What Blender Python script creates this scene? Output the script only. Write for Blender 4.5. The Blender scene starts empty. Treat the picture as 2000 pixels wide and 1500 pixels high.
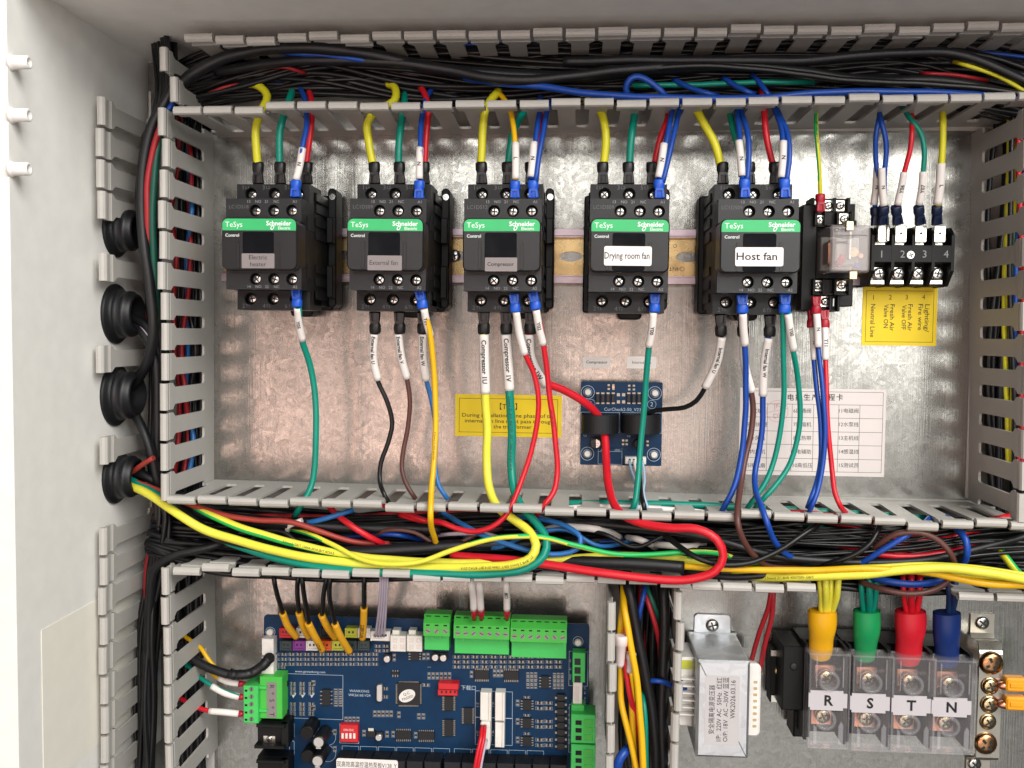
import bpy, math, random
import numpy as np
from mathutils import Vector, Matrix
random.seed(7)
S = bpy.context.scene
COL = S.collection
MM = 0.001
# ---------------------------------------------------------------- camera
# panel coordinates, in millimetres: x right, y up, d out of the mounting plate towards the viewer
CX, CY, CD, CA, CB, CC, CF = 238.88975, -127.59428, 637.51456, -0.05138, 0.06533, 0.00997, 1907.56494
def rotm(a, b, c):
    ca, sa, cb, sb, cc, sc = math.cos(a), math.sin(a), math.cos(b), math.sin(b), math.cos(c), math.sin(c)
    return (np.array([[cc, -sc, 0], [sc, cc, 0], [0, 0, 1]]) @ np.array([[cb, 0, sb], [0, 1, 0], [-sb, 0, cb]])
            @ np.array([[1, 0, 0], [0, ca, -sa], [0, sa, ca]]))
CM = rotm(CA, CB, CC)
P2W = np.array([[1, 0, 0], [0, 0, -1], [0, 1, 0]])
def W3(x, y, d): return Vector((x * MM, -d * MM, y * MM))
def U(px, py, d):
    r = CM @ np.array([px - 1000, -(py - 750), -CF]); t = (d - CD) / r[2]
    return (CX + r[0] * t, CY + r[1] * t, d)
def Ux(px, py, x):
    r = CM @ np.array([px - 1000, -(py - 750), -CF]); t = (x - CX) / r[0]
    return (x, CY + r[1] * t, CD + r[2] * t)
cam = bpy.data.objects.new("camera", bpy.data.cameras.new("camera")); COL.objects.link(cam)
mw = Matrix((P2W @ CM).tolist()).to_4x4(); mw.translation = W3(CX, CY, CD); cam.matrix_world = mw
cam.data.sensor_width = 36; cam.data.lens = CF / 2000 * 36; cam.data.clip_start = 0.02; cam.data.clip_end = 60
cam.data.dof.use_dof = False; cam.data.dof.focus_distance = 0.56; cam.data.dof.aperture_fstop = 14
S.camera = cam
# ---------------------------------------------------------------- light
S.view_settings.view_transform = 'Standard'; S.view_settings.look = 'None'
S.view_settings.exposure = 0.0; S.view_settings.gamma = 1
S.world = bpy.data.worlds.new("World"); S.world.use_nodes = True
bg = S.world.node_tree.nodes["Background"]; bg.inputs[0].default_value = (0.93, 0.97, 1.0, 1); bg.inputs[1].default_value = 0.06
def area(name, loc, tgt, sx, sy, power, color):
    l = bpy.data.lights.new(name, 'AREA'); l.shape = 'RECTANGLE'; l.size = sx; l.size_y = sy; l.energy = power; l.color = color
    o = bpy.data.objects.new(name, l); COL.objects.link(o); o.location = loc
    o.rotation_euler = (Vector(tgt) - Vector(loc)).to_track_quat('-Z', 'Y').to_euler(); return o
area("window_light", (1.15, -1.45, 1.05), (0.2, 0, -0.25), 1.4, 1.2, 50, (1.0, 0.985, 0.95))
area("window_strip", (0.38, -1.65, 0.30), (0.3, 0, -0.1), 1.5, 0.20, 8, (1.0, 0.99, 0.96))
area("added_plate_light", (0.92, -1.5, 0.05), (0.43, 0, -0.1), 0.32, 0.6, 3.4, (1.0, 0.99, 0.95))  # added upright light, mirrored as the bright patch right on the plate
area("added_low_fill", (0.25, -2.0, -0.85), (0.2, 0, -0.25), 2.2, 1.5, 11, (1.0, 0.985, 0.96))  # added broad fill from low behind the camera, lifts the plate's tone
area("added_pink_left", (-0.43, -1.5, -0.42), (0.04, 0, -0.2), 0.17, 0.6, 1.2, (1.0, 0.55, 0.43))  # this and the next two are added, to mirror pink bands on the plate
area("added_pink_centre", (-0.12, -1.5, -0.40), (0.13, 0, -0.2), 0.17, 0.6, 1.2, (1.0, 0.55, 0.43))
area("added_pink_right", (0.33, -1.5, -0.34), (0.27, 0, -0.18), 0.24, 0.55, 1.4, (1.0, 0.62, 0.50))
S.cycles.max_bounces = 8; S.cycles.transparent_max_bounces = 12; S.cycles.use_denoising = True
S.cycles.caustics_reflective = False; S.cycles.caustics_refractive = False
S.cycles.sample_clamp_indirect = 4
# ---------------------------------------------------------------- materials
def lin(c):
    if isinstance(c, str):
        c = [int(c[i:i + 2], 16) / 255 for i in (0, 2, 4)]
    return tuple(((v / 12.92) if v <= .04045 else ((v + .055) / 1.055) ** 2.4) for v in c)
MATS = {}
def mat(name, color, rough=.5, metal=0, var=.06, bump=.0, bscale=900, trans=0, ior=1.45, alpha=1, coat=0, spec=.5):
    if name in MATS: return MATS[name]
    m = bpy.data.materials.new(name); m.use_nodes = True; nt = m.node_tree; b = nt.nodes["Principled BSDF"]
    c = lin(color); b.inputs["Base Color"].default_value = (*c, 1); b.inputs["Roughness"].default_value = rough
    b.inputs["Metallic"].default_value = metal; b.inputs["Transmission Weight"].default_value = trans
    b.inputs["IOR"].default_value = ior; b.inputs["Alpha"].default_value = alpha; b.inputs["Coat Weight"].default_value = coat; b.inputs["Specular IOR Level"].default_value = spec
    N = nt.nodes.new
    if var and not trans:
        tc = N("ShaderNodeTexCoord"); no = N("ShaderNodeTexNoise"); no.inputs["Scale"].default_value = 90; no.inputs["Detail"].default_value = 4
        nt.links.new(tc.outputs["Object"], no.inputs["Vector"])
        mr = N("ShaderNodeMapRange"); mr.inputs[1].default_value = .3; mr.inputs[2].default_value = .7
        mr.inputs[3].default_value = 1 - var; mr.inputs[4].default_value = 1 + var
        nt.links.new(no.outputs[0], mr.inputs[0])
        mx = N("ShaderNodeVectorMath"); mx.operation = 'SCALE'; mx.inputs[0].default_value = c
        nt.links.new(mr.outputs[0], mx.inputs[3]); nt.links.new(mx.outputs[0], b.inputs["Base Color"])
        mr2 = N("ShaderNodeMapRange"); mr2.inputs[3].default_value = max(.03, rough - .08); mr2.inputs[4].default_value = min(1, rough + .1)
        nt.links.new(no.outputs[0], mr2.inputs[0]); nt.links.new(mr2.outputs[0], b.inputs["Roughness"])
    if bump:
        tc = N("ShaderNodeTexCoord"); n2 = N("ShaderNodeTexNoise"); n2.inputs["Scale"].default_value = bscale; n2.inputs["Detail"].default_value = 3
        nt.links.new(tc.outputs["Object"], n2.inputs["Vector"])
        bp = N("ShaderNodeBump"); bp.inputs["Strength"].default_value = bump; bp.inputs["Distance"].default_value = .0004
        nt.links.new(n2.outputs[0], bp.inputs["Height"]); nt.links.new(bp.outputs[0], b.inputs["Normal"])
    MATS[name] = m; return m
def galvanised(name, tint=(.31, .302, .28), rough=.22, scale=270):
    m = bpy.data.materials.new(name); m.use_nodes = True; nt = m.node_tree; b = nt.nodes["Principled BSDF"]; N = nt.nodes.new; L = nt.links.new
    tc = N("ShaderNodeTexCoord"); wn = N("ShaderNodeTexNoise"); wn.inputs["Scale"].default_value = 70; wn.inputs["Detail"].default_value = 4
    L(tc.outputs["Object"], wn.inputs["Vector"])
    ma = N("ShaderNodeMixRGB"); ma.blend_type = 'LINEAR_LIGHT'; ma.inputs[0].default_value = .012
    L(tc.outputs["Object"], ma.inputs[1]); L(wn.outputs[1], ma.inputs[2])
    v = N("ShaderNodeTexVoronoi"); v.inputs["Scale"].default_value = scale; L(ma.outputs[0], v.inputs["Vector"])
    v2 = N("ShaderNodeTexVoronoi"); v2.inputs["Scale"].default_value = scale * 2.3; L(ma.outputs[0], v2.inputs["Vector"])
    s = N("ShaderNodeSeparateColor"); L(v.outputs["Color"], s.inputs[0]); s2 = N("ShaderNodeSeparateColor"); L(v2.outputs["Color"], s2.inputs[0])
    big = N("ShaderNodeTexNoise"); big.inputs["Scale"].default_value = 16; big.inputs["Detail"].default_value = 6; L(tc.outputs["Object"], big.inputs["Vector"])
    a = N("ShaderNodeMath"); a.operation = 'ADD'; L(s.outputs[0], a.inputs[0]); L(s2.outputs[1], a.inputs[1])
    a2 = N("ShaderNodeMath"); a2.operation = 'MULTIPLY_ADD'; a2.inputs[1].default_value = 1.6; L(big.outputs[0], a2.inputs[0]); L(a.outputs[0], a2.inputs[2])
    cr = N("ShaderNodeMapRange"); cr.inputs[1].default_value = .5; cr.inputs[2].default_value = 3.1; cr.inputs[3].default_value = .80; cr.inputs[4].default_value = 1.12
    L(a2.outputs[0], cr.inputs[0])
    mx = N("ShaderNodeVectorMath"); mx.operation = 'SCALE'; mx.inputs[0].default_value = tint; L(cr.outputs[0], mx.inputs[3]); L(mx.outputs[0], b.inputs["Base Color"])
    rr = N("ShaderNodeMapRange"); rr.inputs[1].default_value = .5; rr.inputs[2].default_value = 3.1; rr.inputs[3].default_value = rough + .08; rr.inputs[4].default_value = rough - .05
    L(a2.outputs[0], rr.inputs[0]); L(rr.outputs[0], b.inputs["Roughness"]); b.inputs["Metallic"].default_value = .88
    # each spangle crystal leans its own way; fine brushed scratches run up the sheet
    vs = N("ShaderNodeVectorMath"); vs.operation = 'SUBTRACT'; vs.inputs[1].default_value = (.5, .5, .5); L(v.outputs["Color"], vs.inputs[0])
    vk = N("ShaderNodeVectorMath"); vk.operation = 'SCALE'; vk.inputs[3].default_value = .022; L(vs.outputs[0], vk.inputs[0])
    ge = N("ShaderNodeNewGeometry")
    va = N("ShaderNodeVectorMath"); va.operation = 'ADD'; L(ge.outputs["Normal"], va.inputs[0]); L(vk.outputs[0], va.inputs[1])
    vn = N("ShaderNodeVectorMath"); vn.operation = 'NORMALIZE'; L(va.outputs[0], vn.inputs[0])
    mp = N("ShaderNodeMapping"); mp.inputs["Scale"].default_value = (1200, 1200, 25); L(tc.outputs["Object"], mp.inputs[0])
    sc = N("ShaderNodeTexNoise"); sc.inputs["Scale"].default_value = 1; L(mp.outputs[0], sc.inputs["Vector"])
    bp = N("ShaderNodeBump"); bp.inputs["Strength"].default_value = .25; bp.inputs["Distance"].default_value = .0002
    L(sc.outputs[0], bp.inputs["Height"]); L(vn.outputs[0], bp.inputs["Normal"]); L(bp.outputs[0], b.inputs["Normal"])
    MATS[name] = m; return m
M = dict(
 plugscrew=mat("plug_screw", "85857f", .3, 1),
 duct=mat("duct_plastic", "b2afa9", .42, bump=.08, bscale=2500, var=.03),
 paint=mat("cabinet_paint", "f1efea", .45, bump=.3, bscale=1500, var=.03),
 galv=galvanised("galvanised_steel"), tin=galvanised("transformer_steel", (.66, .68, .70), .38, 60),
 black=mat("black_plastic", "17181a", .42, bump=.25, bscale=3000, spec=.35), blackd=mat("black_plastic_dark", "0c0d0e", .5, spec=.35), charcoal=mat("charcoal_plastic", "191a1d", .42, bump=.2, bscale=3000),
 cover=mat("charcoal_cover", "17181a", .3, bump=.15, bscale=3000), window=mat("smoked_window", "121316", .08, coat=.4),
 green=mat("green_plastic", "35b26a", .4), tgreen=mat("terminal_green", "46b845", .45), tgreend=mat("terminal_green_lower", "43c25c", .5),
 white=mat("white_plastic", "e4e0da", .45, bump=.05), sleeve=mat("white_sleeve", "e6dfda", .5, var=.03), paper=mat("white_paper", "ddd6d3", .65, var=.02), sheet=mat("cream_sheet", "f2eee2", .6, var=.02), plate2=mat("letter_plate_grey", "bdb9bc", .45, var=.02), label=mat("white_label", "e9e4df", .45, var=.02),
 greyl=mat("grey_label", "857d7c", .4, var=.03), yellowl=mat("yellow_sticker", "efd010", .5, var=.04),
 screw=mat("screw_steel", "c8c8c4", .22, 1), screwd=mat("screw_recess", "3a3a38", .5, .7), tinned=mat("tinned_metal", "d8d4c8", .25, 1), copper=mat("copper", "e09a7c", .3, 1), brass=mat("brass_plated", "cdb489", .25, 1), bronze=mat("bronze_screw", "b98a63", .25, 1),
 ink=mat("black_ink", "17171a", .6, var=0), lightink=mat("grey_print", "8b8c8e", .5, var=0), darkprint=mat("moulded_print", "5a5a5c", .5, var=0), whiteink=mat("white_print", "e6ece9", .5, var=0), silk=mat("silkscreen", "b6c4d0", .6, var=0), redink=mat("red_stamp_ink", "d09a9c", .6, var=0),
 pcb=mat("blue_board", "062f50", .42, var=.14, spec=.22), pad=mat("solder_pad", "9d978c", .38, .8), chip=mat("chip_black", "15161a", .45),
 y=mat("yellow_wire", "d9d22a", .36, bump=.06), yo=mat("orange_yellow_wire", "e8b512", .36), g=mat("green_wire", "048672", .36), g2=mat("bright_green_stripe", "1fb457", .36), b=mat("blue_wire", "16459e", .36), b2=mat("light_blue_wire", "2a6cb0", .36), r=mat("red_wire", "cd1c2b", .34), rd=mat("dark_red_wire", "a01f28", .4), rb=mat("brick_red_wire", "a23a32", .45), k=mat("black_wire", "131314", .34), k2=mat("black_cable", "17171a", .42, bump=.1), br=mat("brown_wire", "5d3a35", .4), lil=mat("lilac_ribbon", "b9aebd", .45), lb=mat("pale_blue_wire", "a6c3dd", .45), yd=mat("ivory_yellow_wire", "e2dc46", .36), dg=mat("dark_green_wire", "0b4f40", .45), nv=mat("navy_wire", "17305c", .45),
 bblue=mat("blue_boot", "1c56c4", .36), bnavy=mat("navy_boot", "16213c", .4), bred=mat("red_boot", "a8152c", .38), bblack=mat("black_boot", "151516", .36), borange=mat("orange_boot", "f0a01c", .4), ysleeve=mat("yellow_sleeve", "e4a924", .45),
 sy=mat("yellow_shrink", "e6ab10", .4), sg=mat("green_shrink", "189253", .4), sr=mat("red_shrink", "cc1c2c", .4), sb=mat("blue_shrink", "16306e", .4),
 clear=mat("clear_plastic", "f0eef0", .08, alpha=.05, var=0, coat=1), smoke=mat("smoky_clear_plastic", "b8aeac", .12, alpha=.34, var=0, coat=1), clearedge=mat("clear_plastic_edge", "d8d6da", .12, alpha=.16, var=0, coat=1), cream=mat("cream_plastic", "e2dfd6", .5),
 jred=mat("connector_red", "c92028", .4), jpur=mat("connector_purple", "7a2c86", .4), jor=mat("connector_orange", "d85a1e", .4), jyel=mat("connector_yellow", "b9bc3a", .4), jdk=mat("connector_dark", "2b3a3c", .45), railgold=mat("rail_gold", "b99f72", .26, .9, var=.2), railpink=mat("rail_flange", "a8989f", .3, .9, var=.2), led=mat("red_led", "e8343c", .3), silver=mat("silver_can", "c9c6c2", .3, .9), pinkw=mat("translucent_cap", "dccfcd", .5),
)
# ---------------------------------------------------------------- mesh helpers
class MB:
    def __init__(s): s.v = []; s.f = []; s.m = []; s.sm = []
    def add(s, vs, fs, mi=0, smooth=False):
        o = len(s.v); s.v += [tuple(map(float, p)) for p in vs]
        for f in fs: s.f.append(tuple(i + o for i in f)); s.m.append(mi); s.sm.append(smooth)
        return s
    def box(s, x0, x1, y0, y1, d0, d1, c=0, mi=0):
        return s.prism([(x0, y0), (x1, y0), (x1, y1), (x0, y1)], d0, d1, c, mi)
    def prism(s, poly, d0, d1, c=0, mi=0, back=True):
        n = len(poly); a = sum(poly[i][0] * poly[(i + 1) % n][1] - poly[(i + 1) % n][0] * poly[i][1] for i in range(n))
        if a < 0: poly = poly[::-1]
        rings = [[(p[0], p[1], d0) for p in poly]]
        if c:
            rings.append([(p[0], p[1], d1 - c) for p in poly]); q = []
            for i in range(n):
                A, B, C = poly[i - 1], poly[i], poly[(i + 1) % n]
                n1 = Vector((-(B[1] - A[1]), B[0] - A[0])); n2 = Vector((-(C[1] - B[1]), C[0] - B[0]))
                n1 = n1.normalized() if n1.length > 1e-9 else n1; n2 = n2.normalized() if n2.length > 1e-9 else n2
                h = n1 + n2; k = c * 2 / max(h.dot(h), .5)
                q.append((B[0] + h.x * k, B[1] + h.y * k, d1))
            rings.append(q)
        else: rings.append([(p[0], p[1], d1) for p in poly])
        vs = [p for r in rings for p in r]; fs = []
        for k in range(len(rings) - 1):
            for i in range(n):
                j = (i + 1) % n; fs.append((k * n + i, k * n + j, (k + 1) * n + j, (k + 1) * n + i))
        fs.append(tuple(range((len(rings) - 1) * n, len(rings) * n)))
        if back: fs.append(tuple(range(n - 1, -1, -1)))
        return s.add(vs, fs, mi)
    def extr(s, prof, axis, a0, a1, mi=0):
        """closed profile extruded along 'x' (prof=(y,d)) or 'y' (prof=(x,d))"""
        n = len(prof)
        mk = (lambda p, t: (t, p[0], p[1])) if axis == 'x' else (lambda p, t: (p[0], t, p[1]))
        vs = [mk(p, a0) for p in prof] + [mk(p, a1) for p in prof]
        ar = sum(prof[i][0] * prof[(i + 1) % n][1] - prof[(i + 1) % n][0] * prof[i][1] for i in range(n))
        fl = (ar > 0) == (axis == 'x')
        fs = [(i, (i + 1) % n, n + (i + 1) % n, n + i) for i in range(n)] + [tuple(range(n - 1, -1, -1)), tuple(range(n, 2 * n))]
        if not fl: fs = [f[::-1] for f in fs]
        return s.add(vs, fs, mi)
    def lathe(s, prof, c=(0, 0, 0), axis=(0, 0, 1), n=16, mi=0, smooth=True, close=True):
        """prof: list of (r, h) along axis"""
        ax = Vector(axis).normalized(); u = ax.cross(Vector((0, 1, 0)) if abs(ax.y) < .9 else Vector((1, 0, 0))).normalized(); w = ax.cross(u)
        vs = []; C = Vector(c)
        for r, h in prof:
            for i in range(n):
                t = 2 * math.pi * i / n; vs.append(C + ax * h + u * (r * math.cos(t)) + w * (r * math.sin(t)))
        fs = [(k * n + i, k * n + (i + 1) % n, (k + 1) * n + (i + 1) % n, (k + 1) * n + i) for k in range(len(prof) - 1) for i in range(n)]
        s.add(vs, fs, mi, smooth)
        o = len(s.v) - len(vs)
        if close:
            if prof[0][0] > 1e-6: s.f.append(tuple(o + i for i in range(n - 1, -1, -1))); s.m.append(mi); s.sm.append(False)
            if prof[-1][0] > 1e-6: s.f.append(tuple(o + (len(prof) - 1) * n + i for i in range(n))); s.m.append(mi); s.sm.append(False)
        return s
    def cyl(s, c, r, h, axis=(0, 0, 1), n=16, ch=0, mi=0):
        p = [(r, 0), (r, h - ch), (r - ch, h)] if ch else [(r, 0), (r, h)]
        return s.lathe(p, c, axis, n, mi, smooth=not ch or n > 10)
    def tube(s, pts, r, n=9, mi=0, caps=True, flat=1, stripe=None, twist=0):
        fr = frames(pts); k = len(fr); vs = []
        for j, (p, t, u, w) in enumerate(fr):
            rr = r[j] if isinstance(r, list) else r
            for i in range(n):
                a = 2 * math.pi * i / n; vs.append(p + u * (rr * math.cos(a)) + w * (rr * flat * math.sin(a)))
        o = len(s.v); s.v += [tuple(p) for p in vs]
        for j in range(k - 1):
            for i in range(n):
                s.f.append((o + j * n + i, o + j * n + (i + 1) % n, o + (j + 1) * n + (i + 1) % n, o + (j + 1) * n + i)); s.sm.append(True)
                s.m.append(stripe if stripe is not None and ((i - int(n * .32) - int(j * twist)) % n) < n * .40 else mi)
        if caps:
            s.f.append(tuple(o + i for i in range(n - 1, -1, -1))); s.m.append(mi); s.sm.append(False)
            s.f.append(tuple(o + (k - 1) * n + i for i in range(n))); s.m.append(mi); s.sm.append(False)
        return s
def spline(P, step=4.0):
    """Catmull-Rom through panel points"""
    P = [Vector(p) for p in P]
    if len(P) == 2: P = [P[0], (P[0] + P[1]) / 2, P[1]]
    Q = [P[0] * 2 - P[1]] + P + [P[-1] * 2 - P[-2]]; out = []
    for i in range(1, len(Q) - 2):
        a, b, c, d = Q[i - 1:i + 3]; n = max(2, int((c - b).length / step))
        t1 = max((b - a).length, 1e-6) ** .5; t2 = max((c - b).length, 1e-6) ** .5; t3 = max((d - c).length, 1e-6) ** .5
        m1 = (c - b) + ((b - a) / t1 - (c - a) / (t1 + t2)) * t2; m2 = (c - b) + ((d - c) / t3 - (d - b) / (t2 + t3)) * t2
        for k in range(n):
            t = k / n; out.append(b * (2 * t ** 3 - 3 * t * t + 1) + m1 * (t ** 3 - 2 * t * t + t) + c * (-2 * t ** 3 + 3 * t * t) + m2 * (t ** 3 - t * t))
    out.append(P[-1]); return out
def frames(pts):
    pts = [Vector(p) for p in pts]; fr = []; u = None
    for i, p in enumerate(pts):
        t = (pts[min(i + 1, len(pts) - 1)] - pts[max(i - 1, 0)]).normalized()
        if u is None:
            ref = Vector((0, 0, 1)) if abs(t.z) < .9 else Vector((1, 0, 0)); u = ref.cross(t).normalized()
        else: u = (u - t * u.dot(t)).normalized()
        fr.append((p, t, u, t.cross(u)))
    return fr
def to_mesh(mb, name, mats, org=(0, 0, 0)):
    me = bpy.data.meshes.new(name)
    me.from_pydata([((x - org[0]) * MM, -(d - org[2]) * MM, (y - org[1]) * MM) for x, y, d in mb.v], [], mb.f)
    for m in (mats if isinstance(mats, (list, tuple)) else [mats]): me.materials.append(m)
    me.polygons.foreach_set("material_index", mb.m); me.polygons.foreach_set("use_smooth", mb.sm); me.update(); return me
def tag(o, label=None, cat=None, group=None, kind=None):
    for k, v in (("label", label), ("category", cat), ("group", group), ("kind", kind)):
        if v: o[k] = v
    return o
def link(name, data, parent=None, loc=None, rot=None):
    o = bpy.data.objects.new(name, data); COL.objects.link(o)
    if parent is not None: o.parent = parent
    if loc is not None: o.location = W3(*loc)
    if rot is not None: o.rotation_euler = rot
    return o
class Thing:
    def __init__(s, name, label, cat, org=(0, 0, 0), group=None, kind=None):
        s.org = tuple(org); s.e = link(name, None, None, org); s.e.empty_display_size = .005
        if kind == 'structure': tag(s.e, kind=kind)
        else: tag(s.e, label, cat, group)
    def part(s, name, mb, mats, parent=None, kind=None, label=None):
        o = link(name, to_mesh(mb, name, mats, s.org), parent or s.e); tag(o, label, kind=kind); return o
    def text(s, txt, pos, size, m, parent=None, rot=0, bold=0, align='CENTER', name="lettering", sx=1):
        """flat printed text; pos is in panel coordinates"""
        me = text_mesh(txt, size, m, bold, align, sx)
        o = link(name, me, parent or s.e); p = [pos[i] - s.org[i] for i in range(3)]
        o.location = W3(*p); o.rotation_euler = (0, -rot, 0); return o
def solo(name, mb, mats, label, cat, group=None, kind=None, org=None):
    org = org or tuple(sum(v[i] for v in mb.v[:40]) / min(40, len(mb.v)) for i in range(3))
    o = link(name, to_mesh(mb, name, mats, org), None, org)
    if kind == 'structure': tag(o, kind=kind)
    elif kind: tag(o, label, cat, group, kind)
    else: tag(o, label, cat, group)
    return o
TC = {}
def text_geo(txt, size, bold=0, align='CENTER', sx=1):
    key = (txt, size, bold, align, sx)
    if key in TC: return TC[key]
    c = bpy.data.curves.new("lettering", 'FONT'); c.body = txt; c.size = size; c.align_x = align; c.align_y = 'CENTER'; c.resolution_u = 2
    c.offset = bold * size; c.fill_mode = 'FRONT'
    o = bpy.data.objects.new("lettering", c); COL.objects.link(o); bpy.context.view_layer.update()
    me = o.to_mesh(); v = [(p.co.x * sx, p.co.y) for p in me.vertices]; f = [tuple(p.vertices) for p in me.polygons]
    o.to_mesh_clear(); bpy.data.objects.remove(o); bpy.data.curves.remove(c)
    TC[key] = (v, f); return TC[key]
TM = {}
def text_mesh(txt, size, m, bold=0, align='CENTER', sx=1):
    key = (txt, size, m.name, bold, align, sx)
    if key not in TM:
        v, f = text_geo(txt, size, bold, align, sx); mb = MB(); mb.add([(x, y, 0) for x, y in v], f); TM[key] = to_mesh(mb, "lettering", m)
    return TM[key]
def text_on_tube(path, s0, txt, size, r, bold=.0, roll=0, sx=1, flip=False):
    """print wrapped on the front of a tube: letters run along the tube from arc length s0"""
    v, f = text_geo(txt, size, bold, 'LEFT', sx); v = list(v); g = []; st = [t for q in f for t in ([q] if len(q) == 3 else [(q[0], q[i], q[i + 1]) for i in range(1, len(q) - 1)])]
    lim = max(.55, r * .42)
    while st:                                            # fine enough to follow the curve of the tube
        t = st.pop(); dy = [abs(v[t[i]][1] - v[t[(i + 1) % 3]][1]) for i in range(3)]; k = dy.index(max(dy))
        if dy[k] < lim: g.append(t); continue
        a, b, c = t[k], t[(k + 1) % 3], t[(k + 2) % 3]; v.append(((v[a][0] + v[b][0]) / 2, (v[a][1] + v[b][1]) / 2)); m_ = len(v) - 1; st += [(a, m_, c), (m_, b, c)]
    f = g; fr = frames(path); L = [0]
    for i in range(1, len(fr)): L.append(L[-1] + (fr[i][0] - fr[i - 1][0]).length)
    out = []; tot = L[-1]
    for x, y in v:
        s = s0 + (x if not flip else -x); s = min(max(s, 0), tot)
        k = max(0, min(len(L) - 2, int(np.searchsorted(L, s)) - 1)); a = (s - L[k]) / max(L[k + 1] - L[k], 1e-6)
        p = fr[k][0].lerp(fr[k + 1][0], a); t = fr[k][1].lerp(fr[k + 1][1], a).normalized()
        front = (Vector((0, 0, 1)) - t * t.z).normalized(); side = front.cross(t)
        if flip: side = -side
        th = y / r + roll; out.append(p + (side * math.sin(th) + front * math.cos(th)) * (r + .06))
    mb = MB(); mb.add(out, f); return mb
def rr(x0, x1, y0, y1, r, n=4, corners=(1, 1, 1, 1)):
    """rounded rectangle; corners: BL, BR, TR, TL"""
    out = []
    for (cx, cy, a0), on in zip(((x0 + r, y0 + r, 180), (x1 - r, y0 + r, 270), (x1 - r, y1 - r, 0), (x0 + r, y1 - r, 90)), corners):
        if not on: out.append((cx - r if a0 in (180, 90) else cx + r, cy - r if a0 in (180, 270) else cy + r)); continue
        for i in range(n + 1):
            a = math.radians(a0 + 90 * i / n); out.append((cx + r * math.cos(a), cy + r * math.sin(a)))
    return out
def fit(txt, width, size):
    v, _ = text_geo(txt, size); xs = [p[0] for p in v]; return width / max(max(xs) - min(xs), .1)
def copy_tree(o, parent=None):
    c = o.copy(); COL.objects.link(c)
    if parent is not None: c.parent = parent
    for ch in list(o.children): copy_tree(ch, c)
    return c
def pbox(px0, px1, py0, py1, d):
    """pixel rectangle on the plane at depth d -> x0,x1,y0,y1"""
    a = U(px0, (py0 + py1) / 2, d); b = U(px1, (py0 + py1) / 2, d); c = U((px0 + px1) / 2, py1, d); e = U((px0 + px1) / 2, py0, d)
    return a[0], b[0], c[1], e[1]
def pscrew(T, x, y, d, r, m='screw', parent=None, rot=.3, dome=.35):
    """pan head screw with a cross recess"""
    mb = MB(); mb.lathe([(r, -1.2), (r, r * .12), (r * .82, r * dome * .8), (r * .5, r * dome), (0.0001, r * dome * 1.04)], (x, y, d), n=16)
    for k in range(2):
        a = rot + k * math.pi / 2; c, s = math.cos(a), math.sin(a); w, l = r * .13, r * .62; h = r * dome + .04
        q = [(-l, -w), (l, -w), (l, w), (-l, w)]
        mb.prism([(x + p * c - t * s, y + p * s + t * c) for p, t in q], d, d + h + .02 * k, mi=1)
    return T.part("screw", mb, [M[m], M['screwd']], parent)
# ================================================================ setting
px0, py0 = 0, 0
XW = U(287, 300, 0)[0]            # inner face of the cabinet's left side wall
YC = U(600, 115, 0)[1]            # underside of the cabinet's ceiling
DF = 159                          # depth of the cabinet mouth
mb = MB(); mb.box(XW - 60, 640, -620, YC + 40, -8, -4); solo("cabinet_back", mb, M['paint'], None, None, kind='structure')
mb = MB(); mb.box(U(290, 500, 0)[0] + .8, 620, -560, YC - 1.5, -2.2, 0, .2); solo("mounting_plate", mb, M['galv'], None, None, kind='structure')
mb = MB(); mb.box(XW - 1.5, XW, -620, YC, -4, DF - 1.5); mb.box(XW - 45, XW, -620, YC + 60, DF - 1.5, DF); mb.box(XW - 45, XW - 43.5, -620, YC + 60, DF - 20, DF - 1.5)
lw = solo("cabinet_side_wall", mb, M['paint'], None, None, kind='structure', org=(XW, 0, 0))
mb = MB(); mb.box(XW, 640, YC, YC + 1.5, -4, DF - 1.5); mb.box(XW + .02, 640, YC, YC + 60, DF - 1.5, DF); solo("cabinet_ceiling", mb, M['paint'], None, None, kind='structure')
for yy in (122, 225, 330):
    p = Ux(22, yy, XW); mb = MB()
    mb.lathe([(4.6, 0), (3.7, 1.0), (3.45, 2), (3.3, 9.3), (2.9, 9.6), (1.7, 9.6), (1.6, 5), (0.001, 5)], (XW, p[1], p[2]), (1, 0, 0), 20)
    o = link("threaded_boss", to_mesh(mb, "threaded_boss", M['paint'], (XW, 0, 0)), lw)
a, b = Ux(80, 1231, XW), Ux(252, 1140, XW); c = Ux(199, 1446, XW)
mb = MB(); mb.add([(XW + .35, a[1], a[2]), (XW + .35, a[1], b[2]), (XW + .35, c[1], b[2]), (XW + .35, c[1], a[2]),
                   (XW + .1, a[1], a[2]), (XW + .1, a[1], b[2]), (XW + .1, c[1], b[2]), (XW + .1, c[1], a[2])],
                  [(0, 1, 2, 3), (7, 6, 5, 4), (0, 4, 5, 1), (1, 5, 6, 2), (2, 6, 7, 3), (3, 7, 4, 0)])
solo("paper_sheet", mb, M['sheet'], "blank white paper sheet stuck low on the painted left cabinet wall", "sheet")
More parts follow.
